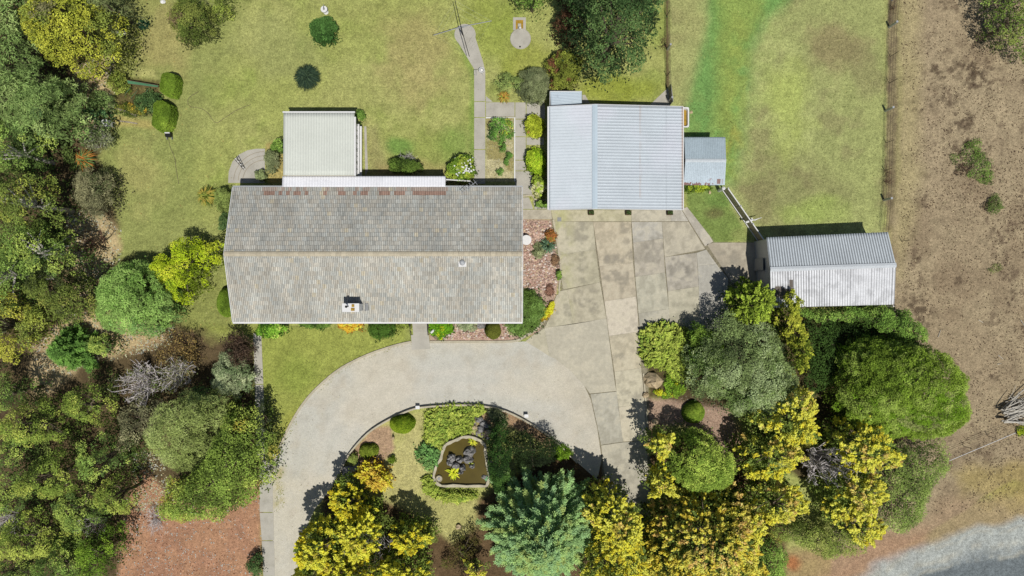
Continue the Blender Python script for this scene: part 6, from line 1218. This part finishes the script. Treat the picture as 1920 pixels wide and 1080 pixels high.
# ------------------------------------------------------------------ loose stuff
def scatter(name, label, cat, polys, dens, size, pal, seed, z=.012, flat=.25, k=KG, wid=.5):
    r = np.random.default_rng(seed); Cs = []; 
    for poly in polys:
        p = np.array(poly); x0, y0 = p.min(0); x1, y1 = p.max(0); N = int((x1 - x0) * (y1 - y0) * S * S * dens); X = r.uniform(x0, x1, N); Y = r.uniform(y0, y1, N)
        kk = (sdist(X, Y, poly) > 0) & (fbm(X * S, Y * S, 1.6, seed) > r.uniform(.25, .75, N)); Cs.append(np.stack([(X[kk] - 960) * S, (540 - Y[kk]) * S, np.full(kk.sum(), z)], 1))
    C = np.concatenate(Cs); N = len(C); C[:, 2] += r.uniform(0, .02, N); L = size * r.uniform(.5, 1.5, N)
    o = leaf_mesh(name, C, r.normal(size=(N, 3)) * [1, 1, .15], unit(r.normal(size=(N, 3)) * flat + [0, 0, 1]), L, L * wid, pick(pal, r.random(N)) * KL / k * (1 + r.normal(0, .12, (N, 1))), mat=M['stone'])
    tag(o, label, cat, kind='stuff'); return o
LV = [((206, 196, 110), 2), ((190, 170, 100), 1), ((220, 210, 130), 1), ((150, 130, 80), 1)]
scatter('fallen_leaves', 'yellow fallen leaves strewn over the west lawn', 'leaves', [[(190, 0), (330, 0), (330, 130), (190, 190)], [(190, 190), (340, 130), (440, 300), (430, 470), (230, 470), (200, 330)], [(330, 560), (440, 500), (470, 640), (330, 640)]], 5, .10, LV, 201)
scatter('leaf_litter', 'tan dry leaf litter on the clearings of the western wood', 'leaves', [[(60, 650), (130, 590), (185, 580), (330, 610), (320, 650), (150, 690), (90, 740)], [(125, 400), (180, 390), (235, 440), (230, 480), (170, 560), (120, 500)], [(150, 120), (215, 90), (215, 200), (190, 270), (130, 250)], [(250, 850), (300, 840), (330, 960), (250, 960)]], 110, .15, [((226, 204, 158), 3), ((206, 178, 130), 2), ((160, 124, 90), .8), ((236, 222, 180), 2)], 202, flat=.35)
scatter('mulch_leaves', 'pale dry leaves scattered over the reddish mulch clearing', 'leaves', [[(215, 1100), (225, 1000), (240, 930), (330, 940), (420, 960), (490, 900), (490, 1100)]], 34, .12, [((236, 212, 184), 2), ((196, 150, 116), 1), ((140, 96, 74), 1)], 203)
scatter('wood_chips', 'pinkish wood chips covering the bed beside the drive', 'mulch', [[(1212, 745), (1300, 740), (1370, 760), (1400, 850), (1380, 880), (1300, 820), (1212, 800)], [(950, 765), (1010, 795), (1080, 850), (1060, 870), (940, 840)]], 60, .07, [((206, 176, 156), 2), ((170, 136, 118), 2), ((220, 196, 176), 1), ((136, 104, 88), 1)], 204)
scatter('island_leaves', 'small yellow leaves scattered on the island grass', 'leaves', [[(690, 830), (780, 780), (800, 900), (890, 980), (850, 1020), (770, 960), (690, 930)]], 26, .06, [((214, 200, 120), 2), ((170, 170, 90), 2), ((226, 214, 160), 1)], 205)
scatter('straw', 'pale straw mulch in the rose bed', 'straw', [[(912, 222), (964, 222), (964, 338), (912, 338)]], 160, .12, [((222, 212, 160), 2), ((186, 180, 110), 2), ((150, 140, 80), 1)], 206, wid=.25, flat=.5)
scatter('paddock_debris', 'dark twigs and dead tufts over the dry paddock', 'debris', [[(1690, 0), (1920, 0), (1920, 980), (1740, 960), (1830, 760), (1740, 640), (1690, 560)]], 42, .10, [((84, 66, 54), 3), ((110, 92, 70), 2), ((200, 180, 140), 1)], 207)
scatter('grass_tufts', 'darker grass tufts in the fenced paddock and back lawn', 'grass', [[(1258, 0), (1665, 0), (1655, 430), (1300, 400)], [(440, 0), (1250, 0), (1250, 195), (440, 200)], [(680, 190), (885, 190), (885, 330), (700, 330)], [(500, 640), (760, 620), (600, 710), (520, 830)]], 14, .07, [((112, 120, 60), 3), ((96, 110, 52), 2), ((186, 180, 110), 1)], 208)
def undergrowth(name, label, polys, clear, n, zr, pal, seed, leaf=.12):
    r = np.random.default_rng(seed); pts = []
    for poly in polys:
        p = np.array(poly); x0, y0 = p.min(0); x1, y1 = p.max(0); X = r.uniform(x0, x1, n); Y = r.uniform(y0, y1, n); k = sdist(X, Y, poly) > 0
        for c in clear: k &= sdist(X, Y, c) < -4
        k &= fbm(X * S, Y * S, 2.2, seed % 40) > .5; pts.append(np.stack([X[k], Y[k]], 1))
    p = np.concatenate(pts); z = r.uniform(*zr, len(p)) * (.5 + fbm(p[:, 0] * S, p[:, 1] * S, 1.5, seed % 30)); kk = S * (1 - z / HC)
    c = np.stack([(p[:, 0] - 960) * kk, (540 - p[:, 1]) * kk, z], 1); m = 46; i = np.repeat(np.arange(len(c)), m); N = len(i)
    C = c[i] + r.normal(size=(N, 3)) * [.16, .16, .1]; cb = pick(pal, np.clip(fbm(c[:, 0], c[:, 1], 1.2, seed % 20) * 1.5 - .25, 0, 1)) * (1 + r.normal(0, .15, (len(c), 1)))
    L = leaf * r.uniform(.6, 1.3, N); o = leaf_mesh(name, C, r.normal(size=(N, 3)) * [1, 1, .4], unit(r.normal(size=(N, 3)) * .4 + [0, 0, 1]), L, L * .55, np.clip(cb[i] * (1 + r.normal(0, .25, (N, 1))), .003, .9))
    return tag(o, label, 'undergrowth', kind='stuff')
UG = [((54, 66, 34), 1), ((82, 98, 50), 2), ((104, 118, 60), 1.4), ((80, 86, 60), 1)]
undergrowth('undergrowth', 'olive green undergrowth between the trunks of the western woodland', [[(-20, 240), (120, 240), (150, 330), (130, 400), (110, 560), (60, 620), (-20, 640)], [(-20, 640), (60, 760), (190, 690), (330, 690), (400, 740), (300, 800), (290, 900), (225, 960), (200, 1090), (-20, 1090)]],
    [[(125, 400), (235, 400), (235, 560), (120, 560)]], 800, (.3, 1.4), UG, 401)
undergrowth('undergrowth', 'dark undergrowth below the golden conifers along the southern boundary', [[(1215, 900), (1390, 860), (1560, 985), (1470, 1010), (1400, 1090), (1080, 1090), (1090, 930)], [(1300, 700), (1500, 700), (1590, 830), (1400, 860)], [(600, 940), (820, 990), (810, 1090), (560, 1090)]], [[(1385, 780), (1420, 880), (1400, 890), (1370, 840)], [(1460, 1035), (1520, 1035), (1520, 1080), (1460, 1080)]], 900, (.3, 1.6), [((60, 70, 34), 1), ((92, 104, 50), 2), ((130, 128, 60), 1)], 402)
scatter('drive_litter', 'small leaves and twigs drifted over the gravel loop', 'leaves', [[(512, 880), (530, 840), (600, 730), (640, 740), (560, 860), (560, 960), (512, 1080)], [(560, 870), (640, 800), (770, 700), (980, 700), (1090, 780), (1110, 860), (1040, 820), (880, 750), (770, 758), (680, 805), (620, 900), (560, 1000)], [(700, 650), (980, 645), (1090, 740), (980, 690), (760, 680)]], 9, .06, [((150, 140, 110), 2), ((120, 108, 84), 1), ((206, 190, 130), 1)], 209)
scatter('kerb_weeds', 'tufts of grass creeping over the drive kerb', 'grass', [[(508, 905), (525, 838), (570, 755), (640, 690), (740, 648), (771, 641), (771, 646), (740, 653), (645, 695), (575, 760), (530, 843), (513, 905)], [(513, 880), (530, 880), (534, 950), (518, 960)], [(1034, 412), (1042, 412), (1056, 540), (1048, 548)]], 120, .08, [((150, 156, 76), 2), ((176, 170, 90), 1), ((120, 130, 60), 1)], 210, flat=.5)
# rounded stones in the rock garden
def stones(name, label, polys, n, seed, rmin, rmax, pal):
    r = np.random.default_rng(seed); mb = MB(); V = []; F = []; T = []; rr_ = random.Random(seed)
    for poly in polys:
        p = np.array(poly); x0, y0 = p.min(0); x1, y1 = p.max(0); X = r.uniform(x0, x1, n); Y = r.uniform(y0, y1, n); k = sdist(X, Y, poly) > 2
        for x, y in zip(X[k], Y[k]):
            b = len(mb.V); a = rr_.uniform(rmin, rmax); c = W(x, y, 0); mb.c = tuple(np.array(A(pal[rr_.randrange(len(pal))])) * rr_.uniform(.8, 1.15)); mb.rock((c[0], c[1], a * .3), (a, a * rr_.uniform(.6, 1), a * .6), rr_.randrange(9999), .2, 6, 4)
    o = mb.make(name, M['stone']); tag(o, label, 'stones', kind='stuff')
stones('garden_stones', 'mixed pink and white stones covering the rock garden', [[(980, 412), (1035, 414), (1050, 500), (1040, 556), (1000, 545), (980, 545)], [(835, 604), (970, 604), (960, 636), (810, 638), (840, 625)]], 1500, 301, .04, .11, [(214, 184, 168), (232, 218, 206), (196, 158, 142), (160, 134, 122), (220, 198, 164), (204, 172, 156)])
stones('rockery_stones', 'small grey and tan stones of the rockery around the pond', [[(885, 780), (925, 795), (930, 835), (905, 825), (883, 815)], [(920, 835), (935, 860), (930, 915), (917, 905)]], 130, 302, .05, .13, [(150, 146, 146), (190, 170, 140), (120, 110, 104)])
print('objects', len(bpy.data.objects), 'faces', sum(len(m.polygons) for m in bpy.data.meshes))
